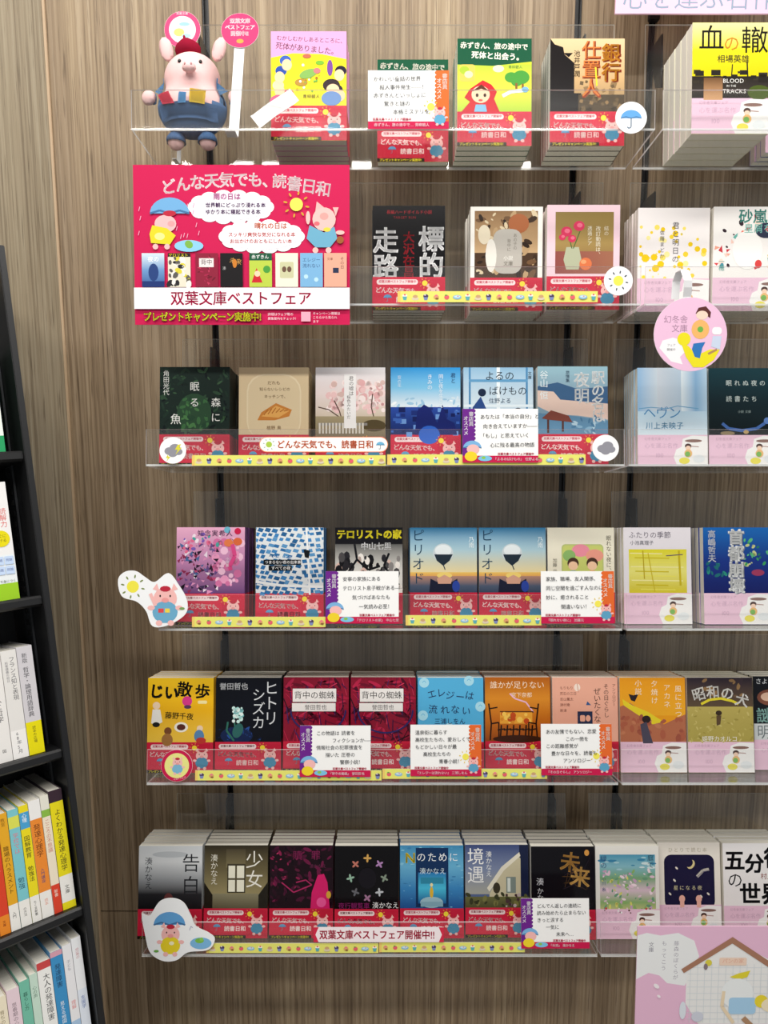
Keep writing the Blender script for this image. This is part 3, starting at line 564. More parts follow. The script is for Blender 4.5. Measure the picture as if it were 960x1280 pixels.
@cover('shuto', '#1c3a8c', 'deep blue satellite cover with rugged white title', 'deep blue satellite')
def _():
    a = A('#16307c'); a.g(0, 0, 105, 104, '#1a64b0', '#1a3484', '#141c5c'); a.sc(22, 64, 18, 38, 40, ['#3a9a5a', '#5ab47a', '#2a7a5a', '#c0c88a'], 1.5, 5, 5, .6); a.sc(12, 4, 54, 36, 24, ['#1f6a70', '#2a8a7a'], 2, 6, 6, .5); a.e(84, 70, 10, 5, '#9a3a5c')
    a.v('首都崩壊', 39, 3, 25.5, '#8a9098', bold=.06, sp=.98); a.v('首都崩壊', 38, 2, 25.5, '#eef0f0', bold=.04, sp=.98); a.v('高嶋哲夫', 7, 4, 12.5, '#e6e8ec', bold=.02); return a
@cover('orange', '#d88a1c', 'orange sky cover above a rust-red hill', 'orange hill')
def _():
    a = A('#e59a1e'); a.g(0, 0, 105, 60, '#e0941c', '#eaa828'); a.poly([(0, 46), (16, 40), (40, 56), (70, 74), (105, 58), (105, 104), (0, 104)], '#b06a4c'); a.poly([(4, 34), (20, 44), (44, 54), (70, 70), (52, 74), (24, 56), (6, 44)], '#e2cc2c'); a.sc(30, 0, 62, 105, 40, ['#a85c44', '#bc7856', '#9a5240'], 3, 8, 4, .6)
    a.poly([(14, 26), (22, 28), (30, 26), (24, 38), (18, 36)], '#2a2224'); a.e(42, 66, 7, 6, '#2a2020'); a.poly([(32, 74), (42, 70), (52, 104), (36, 104)], '#4a4656')
    for x, tx, y in ((88, '風に立つ', 12), (70, 'アカネ', 10), (50, '夕焼け', 4), (24, '小説', 3)): a.v(tx, x, y, 11.5, '#f4e2c0', bold=0, sp=1.15)
    return a
@cover('showa', '#8a7a44', 'grass field cover under a dark sky with arched title', 'grass field')
def _():
    a = A('#b2a052'); a.g(0, 0, 105, 48, '#2c2430', '#4a3c34', '#5a4a38'); a.sc(16, 10, 0, 80, 30, ['#6a5440', '#3a2e34', '#8a6c48'], 3, 8, 3, .5); a.g(0, 46, 105, 58, '#b4a458', '#a89a4c'); a.sc(60, 0, 48, 105, 54, ['#bcae62', '#9c8e44', '#c4b66e'], 1.5, 4, 5, .4)
    a.l([(22, 42), (36, 35), (54, 33), (72, 37), (82, 42)], 4, '#d8c832')
    for i, ch in enumerate('昭和の犬'): a.t(ch, (5, 30, 54, 80)[i], (18, 12, 13, 22)[i], 22, '#f2f0ea', rot=(-.25, -.05, .05, .25)[i], bold=.02)
    a.e(50, 56, 5, 4, '#3a2c20'); a.poly([(46, 60), (54, 60), (52, 74), (46, 76)], '#5a4630'); a.t('姫野カオルコ', 22, 92, 9.5, '#eeeade', bold=.01); return a
@cover('nazo', '#14161c', 'black cover with a blurred light and pale title', 'black blurred-light')
def _():
    a = A('#14171d'); a.e(28, 34, 22, 13, '#7a4a3a'); a.e(24, 33, 12, 7, '#d8b49c'); a.e(64, 30, 16, 10, '#2c3648'); a.t('さよなら', 4, 3, 10, '#d8dce0'); a.t('謎の', 4, 50, 25, '#9ac8c0', bold=.02); a.r(0, 76, 105, 28, '#cfd4d4'); a.t('明日', 4, 77, 24, '#6a7478', bold=0); return a
@cover('niwa', '#dfe0d6', 'white-framed painting of a flowering meadow', 'flowering meadow')
def _():
    a = A('#e8e6de'); a.g(7, 14, 92, 96, '#4a96b4', '#86bcc8', '#7aa87a', '#d8c0cc', '#8ab070', '#d8cc8c'); a.sc(90, 10, 40, 86, 62, ['#e2c4d4', '#c8a4c0', '#8ab46a', '#d8d870', '#6a9c7a', '#f0dce4'], 1.5, 5, 8, .5); a.sc(16, 10, 18, 86, 20, ['#a8d0d8', '#d0e4e4', '#3a84a8'], 3, 8, 4, .3, 0)
    a.v('緑の', 8, 15, 11, '#2c4a7a', bold=.01); a.v('庭で', 86, 14, 11, '#2c4a5a', bold=.01); a.v('小川 糸', 10, 50, 7, '#2c4a7a'); a.sc(12, 12, 100, 80, 8, ['#c84a4a', '#5a3a2a', '#f0f0f0'], .8, 2, 2); return a
@cover('tsuki', '#e6e2d6', 'cream cover with a navy night window and moon', 'navy moon window')
def _():
    a = A('#ebe6da'); a.rr(11, 20, 84, 88, '#1c1b3a', 12); a.e(56, 36, 6, 8, '#d8c890', rot=.6); a.e(53.5, 34, 5.4, 7, '#1c1b3a', rot=.6); a.l([(66, 56), (76, 46), (86, 44)], 5, '#b8b4a8'); a.l([(66, 57), (76, 48), (86, 46)], 1, '#5a5670')
    for x, y in ((32, 42), (28, 62), (20, 84), (84, 84), (72, 88)): a.e(x, y, 3, 1.6, '#e2dccf', n=8, rot=.8)
    a.t('星になる夜', 26, 70, 8, '#cfc8a0', bold=0, sp=1.25)
    for x in (40, 68): a.e(x, 92, 5, 6, '#e8b0a0'); a.r(x-3.5, 94, 7, 12, '#e8b0a0')
    a.t('ひとりで読む本', 18, 8, 8, '#bdb6a4', bold=0, sp=1.2); return a
@cover('gofun', '#e8e8e6', 'white cover with heavy black characters', 'white with heavy black characters')
def _():
    a = A('#eceae8'); a.t('五', 2, 10, 35, '#16161a', bold=.04); a.t('分', 36, 16, 33, '#16161a', bold=.04); a.t('後', 68, 6, 35, '#16161a', bold=.04); a.t('の', 6, 46, 27, '#16161a', bold=.0); a.t('世', 26, 64, 36, '#16161a', bold=.04); a.t('界', 62, 64, 36, '#16161a', bold=.04); a.t('村上', 62, 48, 11, '#8a3a2c', bold=0); return a
@cover('aoi', '#2a4a9c', 'deep blue starry cover', 'deep blue')
def _():
    a = A('#2a4a9c'); a.g(0, 0, 105, 104, '#4a78c4', '#2a3f94', '#5a4a8c'); a.sc(40, 0, 0, 105, 104, ['#7aa4dc', '#c0d4ee', '#3a5ab0'], .8, 3, 2); return a

# ------------------------------------------------------------------ paper bands
def red_band():
    a = Art(105.4, 48); a.r(0, 0, 105.4, 48, '#cc2340'); a.rr(6, 3.5, 60, 7.5, '#f4dcdc', 3.5); a.t('双葉文庫ベストフェア開催中', 9, 4.4, 4.2, '#c8264a', bold=.03)
    a.t('どんな天気でも、', 4, 14, 9, '#f8e8e4', bold=.02, sp=.94, rot=.03); a.t('読書日和', 34, 28, 9, '#f8e8e4', bold=.02)
    brolly(a, 22, 30, 6, '#5f9ac4'); a.rr(71, 3, 33, 45, '#c4203c', 3); sun(a, 76, 9, 4, '#f0d83c', '#e8a83c'); pig(a, 88, 26, 34, '#3f86a8')
    a.r(0, 43, 70, 5, '#241a16'); a.t('プレゼントキャンペーン実施中!', 3, 43.3, 4.4, '#f0e030', bold=.03); return a
def pink_band():
    a = Art(105.4, 48); a.r(0, 0, 105.4, 48, '#e8c2d6'); a.poly([(60, 48), (54, 34), (58, 22), (66, 18), (68, 6), (82, 1), (105.4, 2), (105.4, 48)], '#f2f0ee')
    a.t('心を運ぶ名作', 10, 12, 8.5, '#c9a4bc', bold=-.006); a.t('100', 26, 26, 9, '#c9a4bc', bold=-.006); a.t('幻冬舎文庫フェア', 10, 3.5, 5, '#c4a0b6', bold=0)
    a.e(84, 9, 13, 2.4, '#8a6a62'); a.e(76, 17, 5, 4, '#4a2f2a'); a.e(76, 20, 4, 3.6, '#f2d0b8'); a.l([(80, 17), (92, 18)], 1.4, '#b89a94'); a.e(76, 28, 6, 6, '#e8b878'); a.e(75, 29, 4, 4, '#7ab45a'); a.e(70, 39, 8, 5, '#e8dc5a'); a.e(92, 36, 9, 6, '#e4e8ea'); return a
RED = red_band().mesh('band_print'); PINK = pink_band().mesh('band_print')
M_BRED = mat('red_band_paper', '#c4223e', .5); M_BPINK = mat('pink_band_paper', '#e8c2d6', .5)

# ------------------------------------------------------------------ books
def cshape(name, x0, x1, y0, y1, z0, z1, th, m):
    """cover or band wrapped round front, spine (at x1) and back"""
    p = [(x0, y0), (x1, y0), (x1, y1), (x0, y1), (x0, y1-th), (x1-th, y1-th), (x1-th, y0+th), (x0, y0+th)]
    v = [(x, y, z) for z in (z0, z1) for x, y in p]; n = 8
    f = [(7, 0, 1, 6), (6, 1, 2, 5), (5, 2, 3, 4)]
    f = [q[::-1] for q in f]+[tuple(i+8 for i in q) for q in f]+[(i, (i+1) % n, (i+1) % n+n, i+n) for i in range(n)]
    me = bpy.data.meshes.new(name); me.from_pydata(v, [], f); me.materials.append(m); me.update(); return me
BM = {}
def book(key, mw, t, band, front, label, group):
    fn, spine, desc, short = COV[key]; k = (key, round(t, 4))
    if k not in BM:
        v, f = box_vf(.0004, BW-.0006, .00035, t-.00035, .0006, BH-.0003)
        pm = bpy.data.meshes.new('page_block'); pm.from_pydata(v, [], f); pm.materials.append(M_PAGE)
        BM[k] = (cshape('cover', 0, BW, 0, t, 0, BH, .0003, mat('cover_stock_'+key, spine, .4)), pm,
                 cshape('belly_band', -.0002, BW+.0003, -.0002, t+.0002, .0006, BAND, .00012, M_BRED if band == 'red' else M_BPINK))
    c, p, b = BM[k]
    r_ = empty('paperback_book', mw, label, 'book', group)
    def ch(n, me, par, loc=(0, 0, 0)):
        o = bpy.data.objects.new(n, me); C.objects.link(o); o.parent = par; o.location = loc; return o
    cv = ch('cover', c, r_); ch('page_block', p, r_); bb = ch('belly_band', b, r_)
    if front:
        if ('art', key) not in BM: BM[('art', key)] = fn().mesh('cover_print')
        ch('cover_print', BM[('art', key)], cv, (0, -.00001, 0)); ch('band_print', RED if band == 'red' else PINK, bb, (-.0002, -.00022, .0003))
    return r_
RJ = random.Random(11)
def stack_row(row, specs, band, side, lim):
    """specs: (key, centre pixel x, centre pixel y, copies, thickness, extra label)"""
    mw = ROWM[row]; pos = []
    for key, cx, cy, n, t, ex in specs:
        yl = TD-.0015-n*(t+.0006); p = mw@Vector((0, yl, .075)); pos.append([(cx-480)*depth(p)/F-BW/2, yl])
    for _ in range(60):
        for i in range(len(pos)-1):
            g = BW+.0032-(pos[i+1][0]-pos[i][0])
            if g > 0: pos[i][0] -= g/2; pos[i+1][0] += g/2
        if lim[0] is not None: pos[0][0] = max(pos[0][0], lim[0])
        if lim[1] is not None: pos[-1][0] = min(pos[-1][0], lim[1]-BW)
    for (key, cx, cy, n, t, ex), (x, yl) in zip(specs, pos):
        fn, spine, desc, short = COV[key]
        for i in range(n):
            j = 0 if i == 0 else RJ.uniform(-.0011, .0011)
            m_ = mw@Matrix.Translation((x+j, yl+i*(t+.0006), .0008))
            if i == 0: lab, g = 'paperback with %s%s' % (desc, ex), '%s-banded paperbacks facing out' % band
            else: lab, g = '%s copy from the front in the %s paperback stack%s' % (('second', 'third', 'fourth', 'fifth', 'sixth')[i-1], short, ex), 'stack of %s paperbacks%s' % (short, ex)
            book(key, m_, t, band, i == 0, lab, g)
L_ = 'red-banded display'
stack_row(0, [('mukashi', 386, 110, 5, .0165, ''), ('akazukin', 516, 130, 1, .015, ' behind the note card'), ('akazukin', 618, 115, 4, .0165, ''), ('ginko', 734, 105, 4, .0165, '')], 'red', L_, (None, SX[0][1]))
stack_row(1, [('hyoteki', 511, 310, 4, .018, ''), ('ghost', 633, 315, 4, .017, ''), ('flower', 729, 318, 5, .015, '')], 'red', L_, (None, None))
stack_row(2, [('mori', 243, 510, 4, .018, ''), ('pan', 342, 512, 5, .0135, ''), ('sakura', 438, 512, 5, .0135, ''), ('machi', 532, 512, 5, .0135, ''), ('yoru', 623, 512, 5, .0135, ''), ('eki', 716, 508, 5, .015, '')], 'red', L_, (SX[2][0]+.004, SX[2][1]))
stack_row(3, [('collage', 263, 720, 5, .0165, ''), ('tiles', 362, 718, 5, .0145, ''), ('terror', 461, 720, 4, .0165, ''), ('period', 557, 718, 4, .0145, ' beside the crowd cover'), ('period', 645, 718, 4, .0145, ' beside the cream cover'), ('cream', 736, 718, 4, .014, '')], 'red', L_, (None, SX[3][1]+.01))
stack_row(4, [('jii', 226, 910, 5, .0145, ''), ('hitori', 312, 910, 5, .014, ''), ('kumo', 396, 910, 4, .0165, ' beside the black flower cover'), ('kumo', 479, 910, 4, .0165, ' beside the sky blue cover'), ('elegy', 562, 912, 5, .014, ''), ('dareka', 646, 912, 5, .013, ''), ('peach', 731, 912, 5, .0135, '')], 'red', L_, (None, None))
stack_row(5, [('kokuhaku', 216, 1130, 5, .015, ''), ('shojo', 298, 1130, 5, .0145, ''), ('shokuzai', 378, 1130, 5, .0145, ''), ('yako', 458, 1130, 5, .015, ''), ('ntame', 539, 1130, 5, .0145, ''), ('kyogu', 618, 1130, 5, .014, ''), ('mirai', 700, 1135, 5, .0155, '')], 'red', L_, (None, None))
R_ = 'pink-banded display'
stack_row(0, [('wadachi', 913, 100, 5, .0205, ''), ('aoi', 1003, 100, 3, .015, '')], 'pink', R_, (None, None))
stack_row(1, [('konpeito', 842, 335, 5, .0125, ''), ('sunaarashi', 936, 332, 4, .017, '')], 'pink', R_, (None, None))
stack_row(2, [('heaven', 841, 513, 5, .013, ''), ('fune', 929, 513, 4, .016, '')], 'pink', R_, (None, None))
stack_row(3, [('kisetsu', 822, 718, 5, .0135, ''), ('shuto', 922, 718, 5, .0145, '')], 'pink', R_, (None, None))
stack_row(4, [('orange', 817, 905, 5, .014, ''), ('showa', 900, 905, 5, .014, ''), ('nazo', 983, 905, 4, .014, '')], 'pink', R_, (None, None))
stack_row(5, [('niwa', 790, 1120, 5, .015, ''), ('tsuki', 862, 1120, 4, .015, ''), ('gofun', 938, 1120, 4, .016, '')], 'pink', R_, (None, None))

# ------------------------------------------------------------------ printed strips, cards, badges and posters on the shelf lips
M_CARD = mat('white_card', '#eeeeec', .55); M_PLASTIC = mat('white_plastic', '#f2f3f4', .35)
def card(name, label, cat, mw, px, yl, th, size, art, group=None, outline=None, m=None, rot=0.):
    """px = pixel of the card's top left corner on the plane y = yl of the frame; size in mm"""
    x, z = hit(mw, px[0], px[1], yl); W, H = size[0]/1000, size[1]/1000
    if name == 'header_sign': z += H
    M_ = mw@Matrix.Translation((x, yl, z-H))@Matrix.Rotation(rot, 4, 'Y')
    t = empty(name, M_, label, cat, group)
    if outline: extrude_outline('board', [(u/1000, H-v/1000) for u, v in outline], 0, th, m or M_CARD, t)
    else: boxes('board', [(0, W, 0, th, 0, H)], m or M_CARD, t)
    art_obj('print', art, t, (0, -.00002, 0), M_MATTE); return t
def size_px(mw, yl, x0, y0, x1, y1):
    a, b = hit(mw, x0, y0, yl), hit(mw, x1, y1, yl); return (b[0]-a[0])*1000, (a[1]-b[1])*1000
def food_strip(w_, h_, seed):
    a = Art(w_, h_); a.r(0, 0, w_, h_, '#e2e070'); a.r(0, 0, 4, h_, '#e8c86a'); R = random.Random(seed); n = int((w_-10)/14)
    for i in range(n):
        x = 10+i*(w_-16)/max(n-1, 1); k = (i+seed) % 6; y = h_*.55
        if k == 0: a.e(x, y-2, 3.4, 2.4, '#f2ece0'); a.poly([(x-3.2, y-1), (x-2, y+4), (x+2, y+4), (x+3.2, y-1)], '#5aa8b0'); a.e(x, y-3.4, 1.6, 1.2, '#d8606a', n=8)
        elif k == 1: a.e(x, y+2, 5, 2.2, '#d8c8b0'); a.e(x, y-1, 3.4, 2.2, '#c8a074')
        elif k == 2: a.e(x, y-1.5, 3.6, 2.6, '#4a3a5c'); a.poly([(x-3.2, y), (x-2, y+4), (x+2, y+4), (x+3.2, y)], '#7a86b8'); a.e(x-1, y-3, 1.2, 1, '#e0d0e4', n=8)
        elif k == 3: a.e(x, y, 3.8, 3, '#d8a06a'); a.e(x, y-2.2, 2.2, 1.4, '#e8788a', n=8); a.e(x+1, y+2, 2.4, 1.4, '#8a5a3a', n=8)
        elif k == 4: a.e(x, y, 3.4, 3.2, '#e0606c'); a.e(x-1, y-2.6, 1.8, 1, '#5a9a4a', n=8)
        else: a.e(x, y, 6, 3, '#8ab4d0'); a.e(x, y-.8, 4.4, 1.6, '#c4e0ea'); a.e(x+1, y-1.2, 1.2, .8, '#d8707c', n=6)
    return a
def strip(row, x0, y0, x1, y1, label, seed, yl=-.0046):
    mw = ROWM[row]; s_ = size_px(mw, yl, x0, y0, x1, y1); s_ = (s_[0], 15)
    card('shelf_strip', label, 'price strip', mw, (x0, y0), yl, .0008, s_, food_strip(s_[0], s_[1], seed), 'yellow cake-print shelf strips')
strip(1, 497, 364, 747, 379, 'yellow cake-print strip below the rose cover', 0)
strip(2, 240, 569, 482, 584, 'yellow cake-print strip below the beige pastry cover', 1)
strip(2, 484, 568, 732, 583, 'yellow cake-print strip below the blue sky city cover', 2)
strip(3, 240, 771, 407, 786, 'yellow cake-print strip below the blue blocks cover', 3)
strip(3, 507, 769, 677, 784, 'yellow cake-print strip below the two sunset covers', 0)
strip(4, 244, 963, 477, 978, 'yellow cake-print strip below the black pale-flower cover', 2)
strip(4, 478, 961, 684, 976, 'yellow cake-print strip below the amber table cover', 4)
strip(5, 258, 1179, 473, 1194, 'yellow cake-print strip below the olive window cover', 1)
strip(5, 474, 1178, 656, 1193, 'yellow cake-print strip below the dusky house cover', 3)

def note_card(row, x0, y0, purple, lines, title, label, behind=False):
    a = Art(108, 77); a.r(0, 0, 108, 77, '#f4f4f2'); a.r(0, 67, 108, 10, '#c4164a'); c = '#6a2088' if purple else '#e0672a'
    n = 15; sx_ = 0 if purple else 91; a.r(sx_, 0, 17, 67, c); ex = 17 if purple else 91
    for i in range(12): a.e(ex, 3+i*5.6, 2, 2.4, c, n=8)
    if purple:
        a.v('書店員', 9, 4, 7, '#f4eef6', bold=.03); a.v('オススメ', 1.5, 10, 7, '#f4eef6', bold=.03)
        brolly(a, 14, 56, 13, '#7ab0dc'); a.e(15, 58, 9, 7, '#f2b8b4'); a.e(12, 68, 9, 7, '#ecd02c'); a.e(32, 71, 10, 4, '#7ac0e0'); a.e(30, 70, 3, 2, '#8ac050')
    else:
        a.v('書店員', 99, 4, 7, '#fbeee4', bold=.03); a.v('オススメ', 91.5, 10, 7, '#fbeee4', bold=.03)
        sun(a, 84, 48, 5, '#f2e65a', '#e6c83a'); pig(a, 96, 60, 26, '#5a9ec0')
    x = 25 if purple else 7
    for i, (ind, tx) in enumerate(lines): a.t(tx, x+ind, 8+i*(54/max(len(lines), 4)), 7.2, '#35373c', bold=0, sp=.98, rot=-.012)
    a.t('双葉文庫ベストフェア開催中', 50 if purple else 6, 62.5, 4, '#c4164a', bold=.03); a.t(title, 44 if purple else 8, 69.5, 4.8, '#f6e4ea', bold=.02)
    return card('note_card', label, 'card', ROWM[row], (x0, y0), -.0072, .0009, (108, 77), a, 'handwritten recommendation cards')
note_card(0, 460, 88, False, [(0, 'かわいい童話の世界'), (8, '殺人事件発生——！'), (0, '赤ずきんといっしょに'), (14, '驚きと謎の'), (26, '本格ミステリを')], '赤ずきん、旅の途中で… 青柳碧人', 'orange-edged handwritten card before the red-hooded girl covers')
note_card(2, 578, 511, True, [(0, 'あなたは「本当の自分」と'), (4, '向き合えていますか——！'), (0, '「もし」と思えていく'), (14, '心に残る最高の物語')], '『よるのばけもの』 住野よる', 'purple-edged handwritten card before the light blue window cover')
note_card(3, 407, 714, True, [(0, '安寧の家族にある'), (0, 'テロリスト息子戦がある——！'), (14, '気づけばあなたも'), (24, '一気読み必至！')], '『テロリストの家』 中山七里', 'purple-edged handwritten card before the yellow-titled crowd cover')
note_card(3, 676, 714, False, [(0, '家族、職場、友人関係、'), (0, '同じ空間を過ごす人なのに'), (0, '妙に、癒されること'), (22, '間違いない！')], '『眠れない夜に』 加藤元', 'orange-edged handwritten card before the cream framed children cover')
note_card(4, 375, 907, True, [(0, 'この物語は 読者を'), (24, 'フィクションか——！'), (0, '情報社会の犯罪捜査を'), (14, '描いた 圧巻の'), (36, '警察小説！')], '『背中の蜘蛛』 誉田哲也', 'purple-edged handwritten card before the crimson scribbled covers')
note_card(4, 513, 906, False, [(0, '温泉街に暮らす'), (0, '高校生たちの、愛おしくて'), (0, 'もどかしい日々が最'), (12, '高校生たちの'), (36, '青春小説！')], '『エレジーは流れない』 三浦しをん', 'orange-edged handwritten card before the sky blue cover')
note_card(4, 676, 905, False, [(0, 'あの友情でもない、恋愛'), (30, 'この一冊を'), (0, 'この距離感覚が'), (8, '豊かな日々を、読者も'), (26, 'アンソロジー')], '『その日ぐらし』 アンソロジー', 'orange-edged handwritten card before the peach cover')
note_card(5, 651, 1123, True, [(0, 'どんでん返しの連続に'), (0, '読み始めたら止まらない'), (0, 'きっと涙する'), (14, '一気に'), (30, '未来へ…')], '『未来』 湊かなえ', 'purple-edged handwritten card before the black gold-brush cover')

def disc_outline(r, n=36): return [(r+r*math.cos(2*math.pi*i/n), r-r*math.sin(2*math.pi*i/n)) for i in range(n)]
def badge(row, cx, cy, r, label, draw, yl=-.0062, ring=None, group='round badges'):
    mw = ROWM[row]; a = Art(2*r, 2*r); a.e(r, r, r-.2, r-.2, ring or '#f4f5f6', n=36); draw(a, r)
    x, z = hit(mw, cx, cy, yl); inv = Vector((x, yl, z))
    M_ = mw@Matrix.Translation((x-r/1000, yl, z-r/1000))
    t = empty('round_badge', M_, label, 'badge', group); extrude_outline('board', [(u/1000, (2*r-v)/1000) for u, v in disc_outline(r)], 0, .0012, M_CARD, t)
    art_obj('print', a, t, (0, -.00002, 0), M_MATTE); return t
badge(0, 789, 147, 21, 'round white badge with a blue umbrella', lambda a, r: brolly(a, r, r+1, 14, '#5f9fd8'))
badge(1, 773, 351, 20, 'round white badge with a yellow sun', lambda a, r: sun(a, r, r, 7, '#efe45a', '#4a5258'))
def cloud(a, r):
    for x, y, q in ((-5, 1, 7), (3, -3, 8), (8, 2, 6), (0, 4, 7)): a.e(r+x, r+y, q, q*.8, '#8f8f98')
def bolt(a, r):
    cloud(a, r); a.poly([(r+7, r-8), (r+3, r-1), (r+7, r-1), (r+4, r+6), (r+13, r-4), (r+9, r-4), (r+12, r-9)], '#d8d23c'); a.poly([(r-7, r+6), (r-10, r+11), (r-7, r+11), (r-9, r+16), (r-3, r+9), (r-6, r+9)], '#d8d23c')
badge(2, 216, 563, 19, 'round white badge with thunder cloud and yellow bolts', bolt)
badge(2, 757, 560, 19, 'round white badge with a plain grey cloud', cloud)
def pigbadge(a, r):
    a.e(r, r, r*.78, r*.78, '#e8e48a', n=30); pig(a, r+1, r, r*1.15, '#7ab4d0'); a.t('ベストフェア', r-5, 2*r-4.6, 3.2, '#f6e4ea', rot=-.2)
badge(4, 221, 957, 24, 'round red-ringed badge with a pig on yellow', pigbadge, ring='#c4164a', yl=-.0075)

# white slips with coloured wording
mw = ROWM[2]; a = Art(184, 22); a.rr(0, 0, 184, 22, '#e88a5a', 10.8); a.rr(1, 1, 182, 20, '#f6f4f0', 9.8); sun(a, 14, 11, 4.4, '#a8c84a', '#8ab0a0'); a.t('どんな天気でも、読書日和', 25, 4.6, 12.4, '#d8642c', bold=.025, sx=.93); brolly(a, 173, 12, 6, '#6ab0d4')
pts = []
for cx, cy, q in ((10.9, 10.9, 90), (173, 10.9, 270)):
    for i in range(13): t = math.radians(q+i*15); pts.append((cx+10.9*math.cos(t), cy-10.9*math.sin(t)))
card('slogan_slip', 'white rounded slip with orange weather slogan over the pastry cover', 'sign', mw, (324, 546), -.0066, .0008, (184, 22), a, outline=pts)
mw = ROWM[5]; a = Art(206, 23); a.r(0, 0, 206, 23, '#f4e8ea'); a.poly([(0, 0), (0, 23), (8, 23), (3, 11.5), (8, 0)], '#d02a48'); a.poly([(206, 0), (198, 0), (203, 11.5), (198, 23), (206, 23)], '#d02a48'); a.t('双葉文庫ベストフェア開催中!!', 9, 4, 15, '#c41f46', bold=.03, sx=.9)
card('fair_slip', 'pale pink slip with red fair title on the lowest red-banded shelf', 'sign', mw, (392, 1159), -.0066, .0008, (206, 23), a)

# cut-out boards with a pig
def blob(pts, k=6):
    """closed Catmull-Rom outline"""
    o = []; n = len(pts)
    for i in range(n):
        p = [Vector(pts[(i+j-1) % n]) for j in range(4)]
        for s_ in range(k):
            t = s_/k; q = .5*((2*p[1])+(p[2]-p[0])*t+(2*p[0]-5*p[1]+4*p[2]-p[3])*t*t+(3*p[1]-p[0]-3*p[2]+p[3])*t**3); o.append((q.x, q.y))
    return o
def cutout(row, px, size, outline, draw, label):
    a = Art(*size); ol = blob(outline); a.poly(ol[::-1], '#f1f3f4') ; draw(a)
    card('cutout_sign', label, 'sign', ROWM[row], px, -.0088, .0014, size, a, 'pig cut-out signs', outline=ol)
def sunny(a):
    sun(a, 24, 24, 9, '#eee44c', '#7a8a4c'); pig(a, 72, 50, 62, '#6aa8c8'); a.r(62, 56, 8, 6, '#d8484a'); a.r(72, 56, 7, 6, '#e8d04a'); a.l([(50, 34), (58, 52)], 5, '#f0b8b4'); a.e(97, 56, 4, 2, '#7a9c5a')
cutout(3, (146, 713), (106, 84), [(2, 14), (12, 2), (28, 1), (42, 10), (56, 17), (76, 4), (92, 22), (104, 44), (102, 64), (78, 80), (54, 82), (44, 60), (30, 46), (8, 38)], sunny, 'white cut-out sign of a pig in blue overalls beneath a sun')
def rainy(a):
    brolly(a, 46, 42, 25, '#5f9fd4'); pig(a, 48, 64, 52, '#e6cf2a'); a.e(96, 70, 17, 9, '#7ab4dc'); a.e(94, 66, 7, 4, '#7ab84a'); a.e(97, 64, 3, 3, '#8ac85a'); a.l([(78, 50), (80, 44), (83, 46)], .8, '#8a8ab0'); a.e(50, 70, 4, 3, '#f2ecc0'); a.e(26, 82, 4, 2, '#6aa44a')
cutout(5, (176, 1122), (120, 100), [(2, 26), (14, 28), (30, 6), (50, 1), (68, 8), (80, 28), (88, 44), (108, 54), (118, 64), (108, 80), (76, 84), (58, 96), (36, 97), (16, 84), (8, 58)], rainy, 'white cut-out sign of a pig in yellow under umbrella')

# big red poster on the second shelf
mw = ROWM[1]; a = Art(297, 217); a.r(0, 0, 297, 217, '#c8124f')
for i, ch in enumerate('どんな天気でも、読書日和'):
    u = i-5.5; x = 36+i*20.2-(6 if i > 7 else 0)
    a.t(ch, x, 9+.52*u*u*.72, 21.5 if i != 8 else 20, '#f8e6ea', bold=.025, rot=u*.028)
def puff(a, x, y, w_, h_, col='#f3f1f6'):
    R = random.Random(int(x)); a.e(x+3, y+h_*.56, w_*.46, h_*.44, '#5c1030')
    for i in range(14):
        t = 2*math.pi*i/14; a.e(x+w_*.42*math.cos(t), y+h_*.5+h_*.34*math.sin(t), w_*.11, h_*.22, col)
    a.e(x, y+h_*.5, w_*.46, h_*.42, col)
puff(a, 134, 36, 112, 42); puff(a, 176, 76, 112, 42)
a.t('雨の日は', 110, 38, 9.4, '#d48ab8', bold=.04); a.t('世界観にどっぷり浸れる本', 99, 51, 6.9, '#5a2a6c', bold=.02); a.t('ゆかり本に寝起できる本', 99, 60, 6.9, '#5a2a6c', bold=.02)
a.t('晴れの日は', 166, 78, 9, '#e8927a', bold=.04); a.t('スッキリ爽快な気分になれる本', 130, 91, 6.6, '#d84a3c', bold=.02); a.t('お出かけのおともにしたい本', 132, 100, 6.6, '#d84a3c', bold=.02)
R = random.Random(5)
for i in range(22): x, y = R.uniform(8, 92), R.uniform(46, 96); a.l([(x, y), (x-1.6, y+6)], .9, '#e8a4c0')
brolly(a, 50, 66, 27, '#6fa8d6'); a.e(44, 80, 15, 12, '#f0b8b8'); a.e(50, 66, 9, 4, '#b8263c'); a.e(52, 80, 5, 4, '#e8a0a0'); a.poly([(26, 82), (46, 86), (58, 96), (50, 108), (24, 106), (22, 94)], '#e0d02a'); a.e(36, 97, 7, 5, '#f0e890'); a.e(30, 111, 4, 4, '#f0b8b8', n=8); a.e(46, 111, 4, 4, '#f0b8b8', n=8)
a.e(76, 110, 20, 8, '#8ac8ea'); a.e(76, 108, 6, 5, '#7ab04a', rot=.7)
sun(a, 224, 54, 9, '#f0e25a', '#c8a030')
